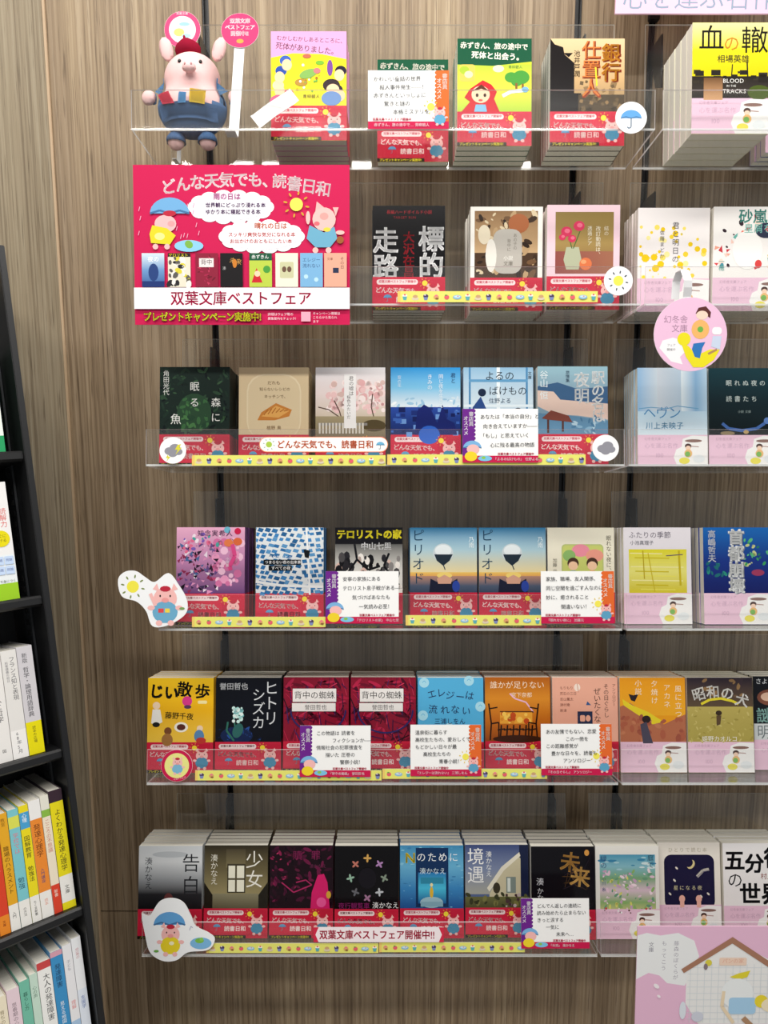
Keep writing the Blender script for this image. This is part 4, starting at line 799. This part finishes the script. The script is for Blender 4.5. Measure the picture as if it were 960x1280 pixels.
a.poly([(250, 64), (252, 50), (262, 58)], '#f0b4b0'); a.poly([(274, 58), (282, 58), (278, 70)], '#f0b4b0'); a.e(262, 74, 16, 16, '#f2bcb6'); a.e(262, 70, 6, 5, '#e8a09a'); a.e(252, 80, 4, 3, '#e06a72'); a.poly([(242, 82), (238, 100), (250, 112), (270, 112), (280, 100), (276, 84), (262, 92)], '#6aa8c4'); a.e(240, 72, 3, 9, '#f2bcb6'); a.e(284, 92, 6, 3, '#f2bcb6'); a.e(250, 116, 4, 4, '#f2bcb6'); a.e(268, 116, 4, 4, '#f2bcb6'); a.e(284, 102, 5, 5, '#9a5a2c'); a.e(266, 88, 5, 3, '#e8d04a')
def mini(x, y, col, fn): a.r(x, y, 31, 46, col); fn(x, y)
mini(11, 120, '#a8c4dc', lambda x, y: (a.g(x, y, 31, 46, '#d0e0ea', '#6a94c4', '#2a4a8c'), a.t('夜の', x+8, y+4, 8, '#ffffff'), a.e(x+16, y+26, 7, 12, '#24407a'), a.r(x, y+38, 31, 8, '#1c3470')))
mini(47, 120, '#e2dcc8', lambda x, y: (a.sc(36, x+2, y+6, 27, 38, ['#26252a', '#efe9e2', '#5a5854', '#d8cc3a'], 1.4, 4, 4, 1.5), a.r(x, y, 31, 5, '#1c1a1c'), a.t('テロリスト', x+1, y, 5.4, '#eadb2e', bold=.03)))
mini(85, 120, '#8a1c38', lambda x, y: (a.sc(26, x+3, y+3, 25, 40, ['#a8244a', '#6a1028', '#c43a5c'], 1.5, 4, 7, .3), a.r(x+5, y+7, 20, 12, '#e6dedc'), a.t('背中', x+7, y+8, 8, '#2a2020')))
mini(119, 120, '#120f12', lambda x, y: (a.t('未来', x+14, y+5, 8.4, '#c8944a', rot=.2), a.e(x+20, y+14, 3, 6, '#c87a2a'), a.v('湊', x+3, y+18, 5, '#b0b0b0')))
mini(159, 120, '#b8cc4a', lambda x, y: (a.r(x, y, 31, 10, '#17553a'), a.t('赤ずきん', x+3, y+2, 6, '#ffffff'), a.poly([(x+10, y+20), (x+3, y+40), (x+18, y+40)], '#c8242e'), a.e(x+11, y+28, 4, 4, '#f7cfae'), a.e(x+24, y+22, 5, 5, '#4a9a3e')))
mini(195, 120, '#eae4d2', lambda x, y: (a.rr(x+6, y+12, 19, 22, '#c8c8a0', 2), a.e(x+12, y+22, 3, 4, '#6a5040'), a.e(x+19, y+22, 3, 4, '#6a5040')))
mini(229, 120, '#7ab0d8', lambda x, y: (a.t('エレジー', x+3, y+6, 6.2, '#34507c'), a.t('流れない', x+3, y+14, 6.2, '#34507c'), a.e(x+8, y+32, 3, 3, '#b8dcec'), a.e(x+22, y+36, 3, 3, '#b8dcec')))
mini(262, 120, '#e6a890', lambda x, y: (a.r(x+12, y+20, 8, 7, '#27314e'), a.v('その日', x+22, y+5, 5.5, '#5a3c34'), a.t('文庫', x+4, y+6, 4, '#7a4434')))
a.r(0, 167, 297, 29, '#f0eef2'); a.t('双葉文庫ベストフェア', 50, 171, 20.5, '#c4164f', bold=.02, sx=.95)
a.t('プレゼントキャンペーン実施中!', 12, 200, 13, '#1c1410', bold=.09, sx=.88); a.t('プレゼントキャンペーン実施中!', 12, 200, 13, '#e8e02c', bold=.03, sx=.88)
a.t('詳細はウェブ等の', 184, 201, 4.4, '#f4dce4'); a.t('募集案内をチェック!', 184, 207, 4.2, '#f4dce4'); a.t('キャンペーン情報は', 246, 200, 4.2, '#f4dce4'); a.t('こちらから見られ', 246, 205.5, 4.2, '#f4dce4'); a.t('ます', 246, 211, 4.2, '#f4dce4'); a.r(230, 200, 13, 13, '#e8a8bc')
card('fair_poster', 'large crimson fair poster with clouds, pigs and eight small covers', 'poster', mw, (166, 206), -.0075, .0012, (297, 217), a, m=mat('poster_stock', '#c8124f', .35))

# wobblers on the top shelf
def ribbon(name, pts, width, m, parent, mats=None, side=Vector((1, 0, 0))):
    """bent strip: centre points (local), width along side"""
    v, f = [], []
    for i, p in enumerate(pts):
        p = Vector(p); d = Vector(pts[min(i+1, len(pts)-1)])-Vector(pts[max(i-1, 0)]); n_ = d.cross(side).normalized()*.0004
        for s_ in (-1, 1):
            for k in (-1, 1): v.append(tuple(p+side*s_*width/2+n_*k))
    for i in range(len(pts)-1):
        b = 4*i; f += [(b, b+2, b+6, b+4), (b+1, b+5, b+7, b+3), (b, b+4, b+5, b+1), (b+2, b+3, b+7, b+6)]
    f += [(0, 1, 3, 2), (len(v)-4, len(v)-2, len(v)-1, len(v)-3)]
    o = mesh_obj(name, v, f, m, parent, smooth=False); return o
mw = ROWM[0]
def wobbler(cx, cy, r, yl, label, draw, ring, foot_px, ywid, aspect=1.):
    x, z = hit(mw, cx, cy, yl); t = empty('wobbler', mw@Matrix.Translation((x, yl, z)), label, 'wobbler', 'round wobblers on the top shelf')
    ol = [(r*math.cos(2*math.pi*i/36)/1000, r*aspect*math.sin(2*math.pi*i/36)/1000) for i in range(36)]
    extrude_outline('disc', ol, 0, .001, M_CARD, t)
    a = Art(2*r, 2*r*aspect); a.e(r, r*aspect, r-.2, r*aspect-.2, ring, n=36); draw(a, r); art_obj('print', a, t, (-r/1000, -.00002, -r*aspect/1000), M_MATTE)
    fx = hit(mw, *foot_px, yl)[0]-x
    ribbon('strip', [(0, .0016, -.004), (fx*.3, .002, -z*.35), (fx*.8, .004, -z*.8), (fx, .006, -z+.006), (fx, .0, -z+.0012), (fx, -.02, -z+.001)], ywid, M_PLASTIC, t)
def w1(a, r): a.e(r, r, r*.74, r*.74, '#f4f4f2', n=30); a.e(r+3, r-8, 8, 3, '#9cc8dc'); a.e(r-5, r+4, 8, 6, '#ece27a'); a.e(r+6, r+9, 7, 3, '#a8d4dc'); a.t('双葉文庫', r-9, 1.2, 4.4, '#f6dce4')
def w2(a, r): a.t('双葉文庫', r-14, 7, 7, '#f8e4ea', bold=.05); a.t('ベストフェア', r-20.5, 15.5, 7, '#f8e4ea', bold=.05, sx=.98); a.t('開催中!!', r-13, 24, 7, '#f8e4ea', bold=.05); a.e(r, 38, 5, 3, '#e8a04a')
wobbler(228, 37, 27, .116, 'pink-ringed white round wobbler above the plush pig', w1, '#d8487a', (222, 190), .006)
wobbler(300, 38, 26, .028, 'solid pink round wobbler with white fair wording', w2, '#d63a70', (291, 190), .014, .9)
t = empty('white_strip', mw, 'diagonal white strip inside the top shelf lip', 'strip')  # bent white strip set diagonally inside the lip
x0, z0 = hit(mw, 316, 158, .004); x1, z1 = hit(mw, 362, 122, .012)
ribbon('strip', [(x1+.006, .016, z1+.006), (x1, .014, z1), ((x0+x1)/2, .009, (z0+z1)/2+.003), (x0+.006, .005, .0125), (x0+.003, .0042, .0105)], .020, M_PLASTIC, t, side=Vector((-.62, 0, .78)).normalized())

# ------------------------------------------------------------------ pink display: header, wobbler and poster
mw = ROWM[0]; a = Art(270, 160); a.r(0, 0, 270, 160, '#f0c4dc'); a.t('心を運ぶ名作ー', 9, 119, 37, '#8fa0b4', bold=-.01)
hm = Matrix.Translation((0, 1.20, ZC)); card('header_sign', 'pale pink header sign with grey-blue lettering', 'sign', hm, (769, 17), 0, .004, (270, 160), a, m=mat('pink_board', '#f0c4dc', .5))
hx = hit(hm, 812, 20)[0]; sy = WY
hb = boxes('header_bracket', [(stand[2]-.012, stand[2]+.012, 1.2045, WY+.003, ZC+.60, ZC+.61), (stand[2]-.008, stand[2]+.008, WY-.01, WY+.003, ZC+.575, ZC+.605)], M_BLACK, bevel=.001); tag(hb, 'black arm holding the pink header sign', 'bracket')
mw = ROWM[1]
def w3(a, r):
    R0 = r; a.poly([(12, 58), (26, 54), (40, 58), (46, 70), (36, 80), (40, 90), (24, 86), (8, 68)], '#f3f1f2'); a.t('幻冬舎', 13, 24, 11, '#a07a94', bold=-.004); a.t('文庫', 24, 36, 11, '#a07a94', bold=-.004); a.t('フェア', 18, 62, 4, '#7a7a80'); a.t('開催中', 18, 68, 4, '#7a7a80')
    a.poly([(56, 22), (60, 14), (70, 12), (77, 20), (76, 28), (68, 22)], '#5a2c2a'); a.e(65, 24, 8, 6, '#f4d4c0'); a.e(63, 43, 12, 13, '#ecb46a'); a.e(63, 43, 4, 4, '#6ab04a'); a.rr(79, 40, 13, 10, '#f4f4f4', 4); a.poly([(80, 52), (92, 52), (90, 70), (78, 66)], '#c8d4e8')
    a.e(41, 56, 9, 9, '#e8dc22'); a.poly([(36, 58), (48, 66), (58, 78), (76, 70), (90, 70), (82, 84), (68, 94), (54, 94), (44, 80)], '#e8dc22'); a.poly([(54, 62), (70, 60), (66, 68), (63, 82), (56, 80), (52, 70)], '#2f74b8'); a.l([(74, 76), (86, 70)], 3, '#b08a5a')
x, z = hit(mw, 863, 418, -.03); t = empty('wobbler', mw@Matrix.Translation((x, -.03, z)), 'large round pale pink wobbler with child on yellow bird', 'wobbler')
extrude_outline('disc', [(.0497*math.cos(2*math.pi*i/40), .0497*math.sin(2*math.pi*i/40)) for i in range(40)], 0, .001, M_CARD, t)
a = Art(99.4, 99.4); a.e(49.7, 49.7, 49.6, 49.6, '#eabfda', n=40); w3(a, 49.7); art_obj('print', a, t, (-.0497, -.00002, -.0497), M_MATTE)
zt = -z+.035
ribbon('strip', [(-.004, .0018, .04), (-.005, .0014, .049), (-.006, -.004, .062), (-.007, -.006, zt-.012), (-.008, .004, zt+.004), (-.010, .016, zt+.004), (-.011, .0246, zt-.006), (-.012, .0258, zt-.03)], .011, M_PLASTIC, t)

mw = ROWM[5]; pm_ = Matrix.Translation((0, 1.078, ZC))@Matrix.Rotation(-math.radians(4), 4, 'X'); yl = 0
a = Art(290, 210); a.r(0, 0, 290, 210, '#e9bcd6'); a.poly([(0, 14), (14, 10), (34, 14), (60, 10), (84, 22), (92, 46), (84, 66), (72, 92), (46, 88), (34, 76), (18, 72), (0, 82)], '#eef0f0')
a.v('藤森のぼくらが', 54, 22, 8, '#a8a4b0', bold=-.004, sp=1.1); a.v('もってこう', 36, 22, 8, '#a8a4b0', bold=-.004, sp=1.2); a.v('文庫', 17, 24, 8, '#8a8894', bold=-.004)
a.poly([(74, 60), (74, 120), (94, 152), (212, 152), (212, 60), (140, 22)], '#eeeeec')
for i in range(9): a.l([(76, 64+i*10), (211, 64+i*10)], .6, '#cfd8de')
for i in range(13): a.l([(80+i*10.4, 58), (80+i*10.4, 150)], .6, '#d4dce0')
a.poly([(66, 66), (70, 72), (140, 26), (208, 72), (214, 66), (140, 16)], '#a87a62'); a.rr(122, 48, 40, 12, '#f0d4c0', 2); a.t('パンの家', 126, 49, 8, '#e0a890'); a.e(106, 56, 5, 5, '#dcd04a'); a.e(102, 62, 3, 5, '#8a7a80')
a.poly([(138, 78), (152, 72), (168, 68), (164, 78), (152, 82)], '#e2d43a'); a.e(150, 104, 24, 24, '#eef2f2'); a.rr(138, 110, 40, 26, '#a8d0ec', 5); a.e(186, 116, 10, 10, '#ecd83a'); a.e(206, 122, 20, 12, '#f4e6c4')
a.l([(130, 100), (128, 124), (146, 150)], 5, '#ecd8b8'); a.l([(160, 142), (174, 156), (186, 176)], 8, '#b08a6a'); a.e(240, 60, 34, 46, '#6ab82a'); a.r(226, 100, 10, 40, '#7a4a3a'); a.e(222, 106, 8, 6, '#2a2224'); a.e(30, 92, 5, 3, '#f6eef2', rot=.7); a.e(34, 108, 3, 2, '#f6eef2', rot=.7); a.e(70, 130, 5, 14, '#dfe6ee'); a.e(92, 140, 9, 8, '#d0d4e0')
card('house_poster', 'pale pink poster of a white brick house on the lowest pink-banded shelf', 'poster', pm_, (797, 1158), 0, .002, (290, 210), a, m=mat('pink_board', '#f0c4dc', .5))

# ------------------------------------------------------------------ plush pig on the top shelf
def plush():
    mw = ROWM[0]; x, z = hit(mw, 241, 160, .074)
    t = empty('plush_pig', mw@Matrix.Translation((x, .074, .0005))@Matrix.Scale(1.03, 4), 'pink plush pig in blue overalls and dark red beret', 'plush toy')
    mb = bpy.data.metaballs.new('plush_body'); mb.resolution = .0045; mb.threshold = .3
    def el(c, r, s_=(1, 1, 1), rot=None):
        e = mb.elements.new(type='ELLIPSOID'); e.co = c; e.radius = r; e.size_x, e.size_y, e.size_z = s_[0]*r, s_[1]*r, s_[2]*r; e.stiffness = 6
        e.radius = 1.0
        if rot: e.rotation = rot
        return e
    from mathutils import Euler
    el((0, 0, .052), .058, (.98, .68, .80)); el((0, 0, .092), .054, (.90, .68, .84))
    el((.005, -.039, .089), .010, (1.25, .9, .85))
    for s_ in (-1, 1):
        el((s_*.037, .004, .136), .020, (.62, .34, 1.15), Euler((0, s_*.25, 0)).to_quaternion())
        el((s_*.060, -.004, .066), .012, (1.0, .8, 1.1), Euler((0, -s_*.5, 0)).to_quaternion())
        el((s_*.022, -.006, .004), .014, (1.0, 1.0, 1.0))
    o = bpy.data.objects.new('plush_body', mb); C.objects.link(o); bpy.context.view_layer.update()
    e = o.evaluated_get(bpy.context.evaluated_depsgraph_get()); me = bpy.data.meshes.new_from_object(e); bpy.data.objects.remove(o); bpy.data.metaballs.remove(mb)
    me.name = 'body'; me.materials.clear(); me.materials.append(mat('pink_fleece', '#edc4c2', .95, .1)); me.polygons.foreach_set('use_smooth', [True]*len(me.polygons))
    zmin = min(v.co.z for v in me.vertices)
    b = bpy.data.objects.new('body', me); C.objects.link(b); b.parent = t; b.location.z = -zmin
    # overalls: the lower body skin pushed out
    bm = bmesh.new(); bm.from_mesh(me); bm.normal_update()
    def keep(c):
        return (c.z < .054-.010*(1-min(abs(c.x)/.05, 1))+ (0 if c.y < 0 else .02) and c.z > zmin+.012 and abs(c.x) < .0575)
    bmesh.ops.delete(bm, geom=[f for f in bm.faces if not keep(f.calc_center_median())], context='FACES')
    for v in bm.verts: v.co += v.normal*.0016
    r_ = bmesh.ops.extrude_face_region(bm, geom=list(bm.faces))
    for v in [g for g in r_['geom'] if isinstance(g, bmesh.types.BMVert)]: v.co += v.normal*.0012
    ov = bm_obj('overalls', bm, mat('blue_denim', '#49668e', .9, .1), t, True); ov.location.z = -zmin
    tree = None
    from mathutils.bvhtree import BVHTree
    bv = BVHTree.FromPolygons([v.co[:] for v in me.vertices], [p.vertices[:] for p in me.polygons])
    def surf(px_, pz, off=.0022):
        h, n_, i_, d_ = bv.ray_cast(Vector((px_, -.3, pz)), Vector((0, 1, 0)))
        if not h: h, n_, i_, d_ = bv.find_nearest(Vector((px_, -.015, pz)))
        return h+n_*off
    def patch(nm, quad, m, parent, th=.0016, lift=.0022, nx=6, nz=6):
        bm = bmesh.new(); g = []
        for i in range(nx+1):
            row = []
            for j in range(nz+1):
                u, v = i/nx, j/nz; p = [quad[0][k]*(1-u)*(1-v)+quad[1][k]*u*(1-v)+quad[2][k]*u*v+quad[3][k]*(1-u)*v for k in (0, 1)]
                row.append(bm.verts.new(surf(p[0], p[1], lift)))
            g.append(row)
        for i in range(nx):
            for j in range(nz): bm.faces.new([g[i][j], g[i+1][j], g[i+1][j+1], g[i][j+1]])
        bmesh.ops.solidify(bm, geom=list(bm.faces), thickness=th)
        q = bm_obj(nm, bm, m, parent, True); q.location.z = -zmin; return q
    den = mat('blue_strap', '#6a94c0', .9, .1)
    for s_ in (-1, 1): patch('strap', [(s_*.039, .045), (s_*.046, .048), (s_*.046, .088), (s_*.040, .088)], den, t, lift=.0025)
    patch('bib_pocket', [(-.034, .030), (.034, .030), (.036, .047), (-.036, .047)], mat('blue_denim', '#49668e', .9, .1), t, lift=.006)
    for q, c, nm in (([(-.030, .046), (-.014, .044), (-.022, .059), (-.037, .059)], '#c83a52', 'red_patch'), ([(-.010, .044), (.000, .044), (.001, .056), (-.008, .057)], '#5a94c4', 'blue_patch'), ([(.004, .045), (.022, .044), (.023, .060), (.005, .061)], '#d0b43a', 'yellow_patch')):
        patch(nm, q, mat(nm, c, .9, .1), t, lift=.0075)
    def ball(nm, c, r, m, par=t, seg=12):
        bm = bmesh.new(); bmesh.ops.create_uvsphere(bm, u_segments=seg*2, v_segments=seg, radius=1)
        for v in bm.verts: v.co = Vector((v.co.x*r[0]+c[0], v.co.y*r[1]+c[1], v.co.z*r[2]+c[2]))
        q = bm_obj(nm, bm, m, par, True); return q
    for ex in (-.011, .017):
        p = surf(ex, .104, .0004); ball('eye', (p.x, p.y, p.z-zmin), (.0024, .0018, .0028), mat('black_bead', '#0c0a0a', .2), seg=8)
    for ex in (.001, .009):
        p = surf(ex, .091, .0003); ball('nostril', (p.x, p.y, p.z-zmin), (.0014, .001, .0018), mat('rose_thread', '#c88a8c', .8), seg=6)
    # beret: squashed dome with a rolled rim and a stalk
    bm = bmesh.new(); prof = [(0, .0), (.012, -.002), (.020, .0), (.0235, .004), (.0245, .010), (.021, .017), (.014, .022), (.006, .0245), (0, .025)]
    rings = []
    prof = [(p*.74, q_*.85) for p, q_ in prof]
    for r_, z_ in prof: rings.append([bm.verts.new((r_*math.cos(2*math.pi*i/20), r_*.95*math.sin(2*math.pi*i/20), z_+.002*math.sin(3*2*math.pi*i/20)*r_/.024)) for i in range(20)] if r_ else [bm.verts.new((0, 0, z_))])
    for a_, b_ in zip(rings, rings[1:]):
        for i in range(20):
            q = [a_[i % len(a_)], a_[(i+1) % len(a_)], b_[(i+1) % len(b_)], b_[i % len(b_)]]; u = []
            for k in q:
                if k not in u: u.append(k)
            bm.faces.new(u)
    htop = max((v.co.z for v in me.vertices if abs(v.co.x) < .01 and abs(v.co.y) < .01))
    be = bm_obj('beret', bm, mat('crimson_felt', '#8e1630', .95, .1), t, True); be.location = (-.005, .0, htop-zmin-.002); be.rotation_euler = (.12, -.1, 0)
    ball('stalk', (-.003, 0, .0225), (.002, .002, .005), mat('crimson_felt', '#8e1630', .95, .1), be, 6)
plush()

# ------------------------------------------------------------------ black bookcase leaning back before the side wall
P0 = at(90, 980, .98); lean = math.radians(12)
zc = Vector((0, 0, 1))*math.cos(lean)+nd*math.sin(lean); yc = nd*math.cos(lean)-Vector((0, 0, 1))*math.sin(lean)
CM = Matrix.Translation(P0)@Matrix(((ud.x, yc.x, zc.x), (ud.y, yc.y, zc.y), (ud.z, yc.z, zc.z))).to_4x4()
def cpx(px, py, y=0.): return hit(CM, px, py, y)
CD = .158; CW = .42; zb = -(P0.z-CD*math.sin(lean))/math.cos(lean)+.0005; zt_ = .74
case = empty('bookcase', CM, 'black metal bookcase leaning back before the oak side wall', 'bookcase')
M_BK = mat('black_powder_coat', '#0f1012', .45)
for x in (-.009, -CW): boxes('side_panel', [(x, x+.009, -.012, CD, zb, zt_)], M_BK, case, .001)
boxes('back_panel', [(-CW+.0095, -.0095, CD-.004, CD, zb, zt_)], M_BK, case)
BZ = [.459, .261, .052, -.162, -.375, -.585]
for z_ in BZ:
    bm = bmesh.new(); pr = [(-.006, -.003), (-.003, 0), (CD-.005, 0), (CD-.005, -.010), (-.002, -.014), (-.006, -.011)]
    va = [[bm.verts.new((x, y, z_+q)) for y, q in pr] for x in (-CW+.0095, -.0095)]
    bm.faces.new(va[0]); bm.faces.new(va[1][::-1])
    for i in range(6): bm.faces.new([va[0][i], va[1][i], va[1][(i+1) % 6], va[0][(i+1) % 6]])
    bm_obj('shelf_board', bm, M_BK, case)
up = boxes('slotted_upright', [(-.0125, -.0095, .05, .085, zb+.02, zt_-.01)], mat('dark_steel', '#23262a', .4), case)
bm = bmesh.new()
for i in range(70):
    v, f = box_vf(-.0130, -.0126, .060, .074, -.4+i*.0155, -.4+i*.0155+.008); vs = [bm.verts.new(p) for p in v]
    for q in f: bm.faces.new([vs[k] for k in q])
bm_obj('slot_row', bm, mat('slot_black', '#050506', .8), up)
M_COVER = {}
def shelf_book(x1, t, z_, h, d, bands, texts, label, top=None, setback=.004):
    """bands: (from, to, colour) down the spine in parts of its height; texts: (string, u, v, size, colour)"""
    r_ = empty('shelf_book', CM@Matrix.Translation((x1-t, setback, z_+.0004)), label, 'book', 'books in the black bookcase')
    c = mat('book_cover_board', bands[0][2], .45)
    boxes('cover', [(0, .0006, 0, d, 0, h), (t-.0006, t, 0, d, 0, h), (.0006, t-.0006, 0, .0006, 0, h)], c, r_)
    boxes('page_block', [(.0008, t-.0008, .0008, d-.001, .001, h-.0015)], M_PAGE, r_)
    a = Art(t*1000, h*1000)
    for p, q, col in bands: a.r(0, p*h*1000, t*1000, (q-p)*h*1000, col)
    for tx, u, v, sz, col in texts: a.v(tx, u*t*1000-sz/2, v*h*1000, sz, col, bold=.012, sp=.98)
    art_obj('spine_print', a, r_, (0, -.00003, 0)); return r_
W_ = '#eceae4'
def run(z_, x, rows):
    for t, h, d, bands, texts, label in rows:
        shelf_book(x, t, z_, h, d, bands, texts, label); x -= t+.0007
run(BZ[3], -.0135, [
 (.0170, .160, .13, [(0, .1, '#3a2a34'), (.0, .72, '#e6d81e'), (0, .1, '#3a2a34'), (.72, .94, W_), (.94, 1, '#e6d81e')], [('よくわかる発達心理学', .5, .16, 8.5, '#2a2620'), ('文庫', .5, .8, 6, '#3a3a3a')], 'yellow spine with black lettering against the bookcase side panel'),
 (.0105, .157, .13, [(0, .12, '#e4e2d4'), (.12, .18, '#8ab84a'), (.18, .76, '#ece0c8'), (.76, 1, '#d8452e')], [('こころの不思議', .5, .2, 6.5, '#c87a6a'), ('新書', .5, .8, 5, '#f4e0d0')], 'cream spine with a red foot beside the yellow one'),
 (.0145, .155, .13, [(0, .16, '#ecebe8'), (.16, .78, '#e88a34'), (.78, 1, W_)], [('発達心理学', .5, .2, 9, '#5a2f18'), ('入門講座', .5, .58, 5, '#3a4a7a'), ('読本', .5, .84, 4.5, '#e8a08a')], 'orange spine with white head and foot'),
 (.0115, .153, .13, [(0, .78, '#e8d824'), (.06, .2, '#4aa0d0'), (.78, 1, W_)], [('心理', .5, .07, 6, '#ffffff'), ('図解教育', .5, .26, 7.5, '#3a3420'), ('勉強法', .5, .52, 7, '#2a2a20'), ('ちくま新書', .5, .82, 4, '#555555')], 'lemon spine with a blue head patch'),
 (.0130, .152, .13, [(0, .78, '#7cc4cc'), (.06, .16, '#d8dc5a'), (.78, 1, W_)], [('学校では', .5, .2, 7, '#d8788a'), ('勉強', .5, .58, 8, '#24506a'), ('の方法', .5, .84, 4, '#555555')], 'turquoise spine in the yellow and orange row'),
 (.0115, .151, .13, [(0, .78, '#e2a82a'), (.78, 1, W_)], [('教室', .5, .04, 5.5, '#8a5a1c'), ('職場のハラスメント', .5, .28, 7, '#3a2a14'), ('入門', .5, .84, 4.5, '#444444')], 'amber spine beside the turquoise one'),
 (.0125, .150, .13, [(0, .84, '#d8452c'), (.84, 1, '#e88a2c')], [('怒る', .35, .04, 7, '#f0d8e0'), ('ない日々', .5, .3, 7.5, '#f6ece0'), ('文庫', .5, .88, 4, '#7a2a14')], 'vermilion spine with an orange foot'),
 (.0120, .149, .13, [(0, .8, '#f0e6e0'), (.8, 1, '#dfe08a')], [('世界', .5, .48, 8, '#2a2a2e')], 'white spine with a pale lime foot'),
 (.0120, .149, .13, [(0, .8, '#c8d8e4'), (.8, 1, W_)], [('読書法', .5, .2, 7, '#3a4a5c')], 'pale blue spine beside the lime-footed one')])
run(BZ[2], -.0275, [
 (.0195, .1445, .12, [(0, .70, '#cfccd0'), (.70, 1, '#e6da12')], [('新版', .45, .06, 7, '#3c3c42'), ('哲学・論理用語辞典', .45, .19, 7.6, '#3c3c42'), ('読本の広場', .5, .74, 4.6, '#5a561c')], 'thick pale grey spine with a yellow foot'),
 (.0190, .143, .12, [(0, .74, '#e2e0dc'), (.74, 1, '#efedea')], [('フランス知と表現', .66, .06, 7.4, '#55545a'), ('前衛講義の前日', .3, .1, 4, '#8a888c'), ('68年5月', .5, .75, 6, '#5a5a60')], 'thick off-white spine beside the yellow-footed one'),
 (.0180, .142, .12, [(0, 1, '#e8e6e2')], [('ドイツ人と哲学', .5, .22, 8.6, '#3a3a3e'), ('図', .5, .88, 5, '#1a1a1a')], 'white spine with large grey lettering and small black emblem'),
 (.0160, .141, .12, [(0, .85, '#dcd8d0'), (.85, 1, '#e6c81a')], [('思想の歩み', .5, .2, 7, '#4a4a4a')], 'grey-white spine with a narrow yellow foot')])
run(BZ[4], -.0140, [
 (.0120, .172, .14, [(0, 1, '#eceef0'), (.4, .9, '#dfe6f0')], [('児童の', .5, .08, 5, '#c8888c'), ('支援学', .5, .45, 6, '#5a74b0')], 'slim white spine beside the lower side panel'),
 (.0115, .168, .14, [(0, 1, '#e8e8ea'), (.6, 1, '#a8c4e0')], [('子ども', .5, .12, 5, '#8a8a94'), ('理解', .5, .44, 6, '#e08a8a')], 'slim white spine with a pale blue foot'),
 (.0150, .166, .14, [(0, 1, '#3f8fc4'), (.0, .04, '#d8a0b0')], [('発達障害', .5, .1, 8, '#22304a'), ('見える地図', .5, .4, 6, '#e8f0f4'), ('本', .5, .7, 8, '#b8dc5a')], 'strong blue spine on the lower board'),
 (.0170, .160, .14, [(0, 1, '#eeeeea'), (0, .06, '#c84a4a')], [('大人の発達障害', .6, .1, 9, '#33343a')], 'white spine with black lettering and red head patch'),
 (.0095, .150, .14, [(0, 1, '#c4dccc')], [('心の声', .5, .1, 5.5, '#5a7a68')], 'pale mint slim spine'),
 (.0120, .147, .14, [(0, 1, '#74bca4')], [('暮らし方', .5, .1, 6, '#2f5a4c')], 'jade green spine on the lower board'),
 (.0150, .143, .14, [(0, 1, '#e6d0d8')], [('思春期の心', .5, .12, 6, '#7a6a74')], 'pale rose spine on the lower board'),
 (.0130, .140, .14, [(0, 1, '#ece2c8')], [('育ちの本', .5, .12, 6, '#8a7c5a')], 'pale cream spine on the lower board'),
 (.0130, .140, .14, [(0, 1, '#e6e8e6')], [('家族', .5, .12, 6, '#7a7c7a')], 'plain white spine at the lower row of pale books')])
b = shelf_book(-.034, .040, BZ[1], .158, .12, [(0, .62, '#ecebea'), (.62, .86, '#e8eef0'), (.86, 1, '#9ccc2c')], [('読解力', .8, .22, 9, '#d8443c'), ('文章', .35, .1, 6, '#b0aab0')], 'wide white box spine with yellow spot and green foot')
a = Art(40, 158); a.e(26, 76, 11, 11, '#e6d81c', n=24); a.t('すぐに', 18, 70, 5, '#3a3a20'); a.t('解ける', 18, 76, 5, '#3a3a20')
for i in range(2):
    for j in range(3): a.rr(3+j*12, 100+i*13, 11, 11, '#c4d8f4', 1); a.t('問題', 4.5+j*12, 103+i*13, 4, '#4a5a94')
a.t('この一冊で身につく', 2, 131, 4, '#3a5a14'); art_obj('panel_print', a, b, (0, -.0006, 0))
b = shelf_book(-.028, .034, BZ[0], .150, .12, [(0, 1, '#2f9c62'), (.55, .85, '#e6ece6')], [('英語', .5, .1, 12, '#f0f4e8'), ('文法', .5, .58, 8, '#2a5a3c')], 'wide green spine with a white panel on the upper board')
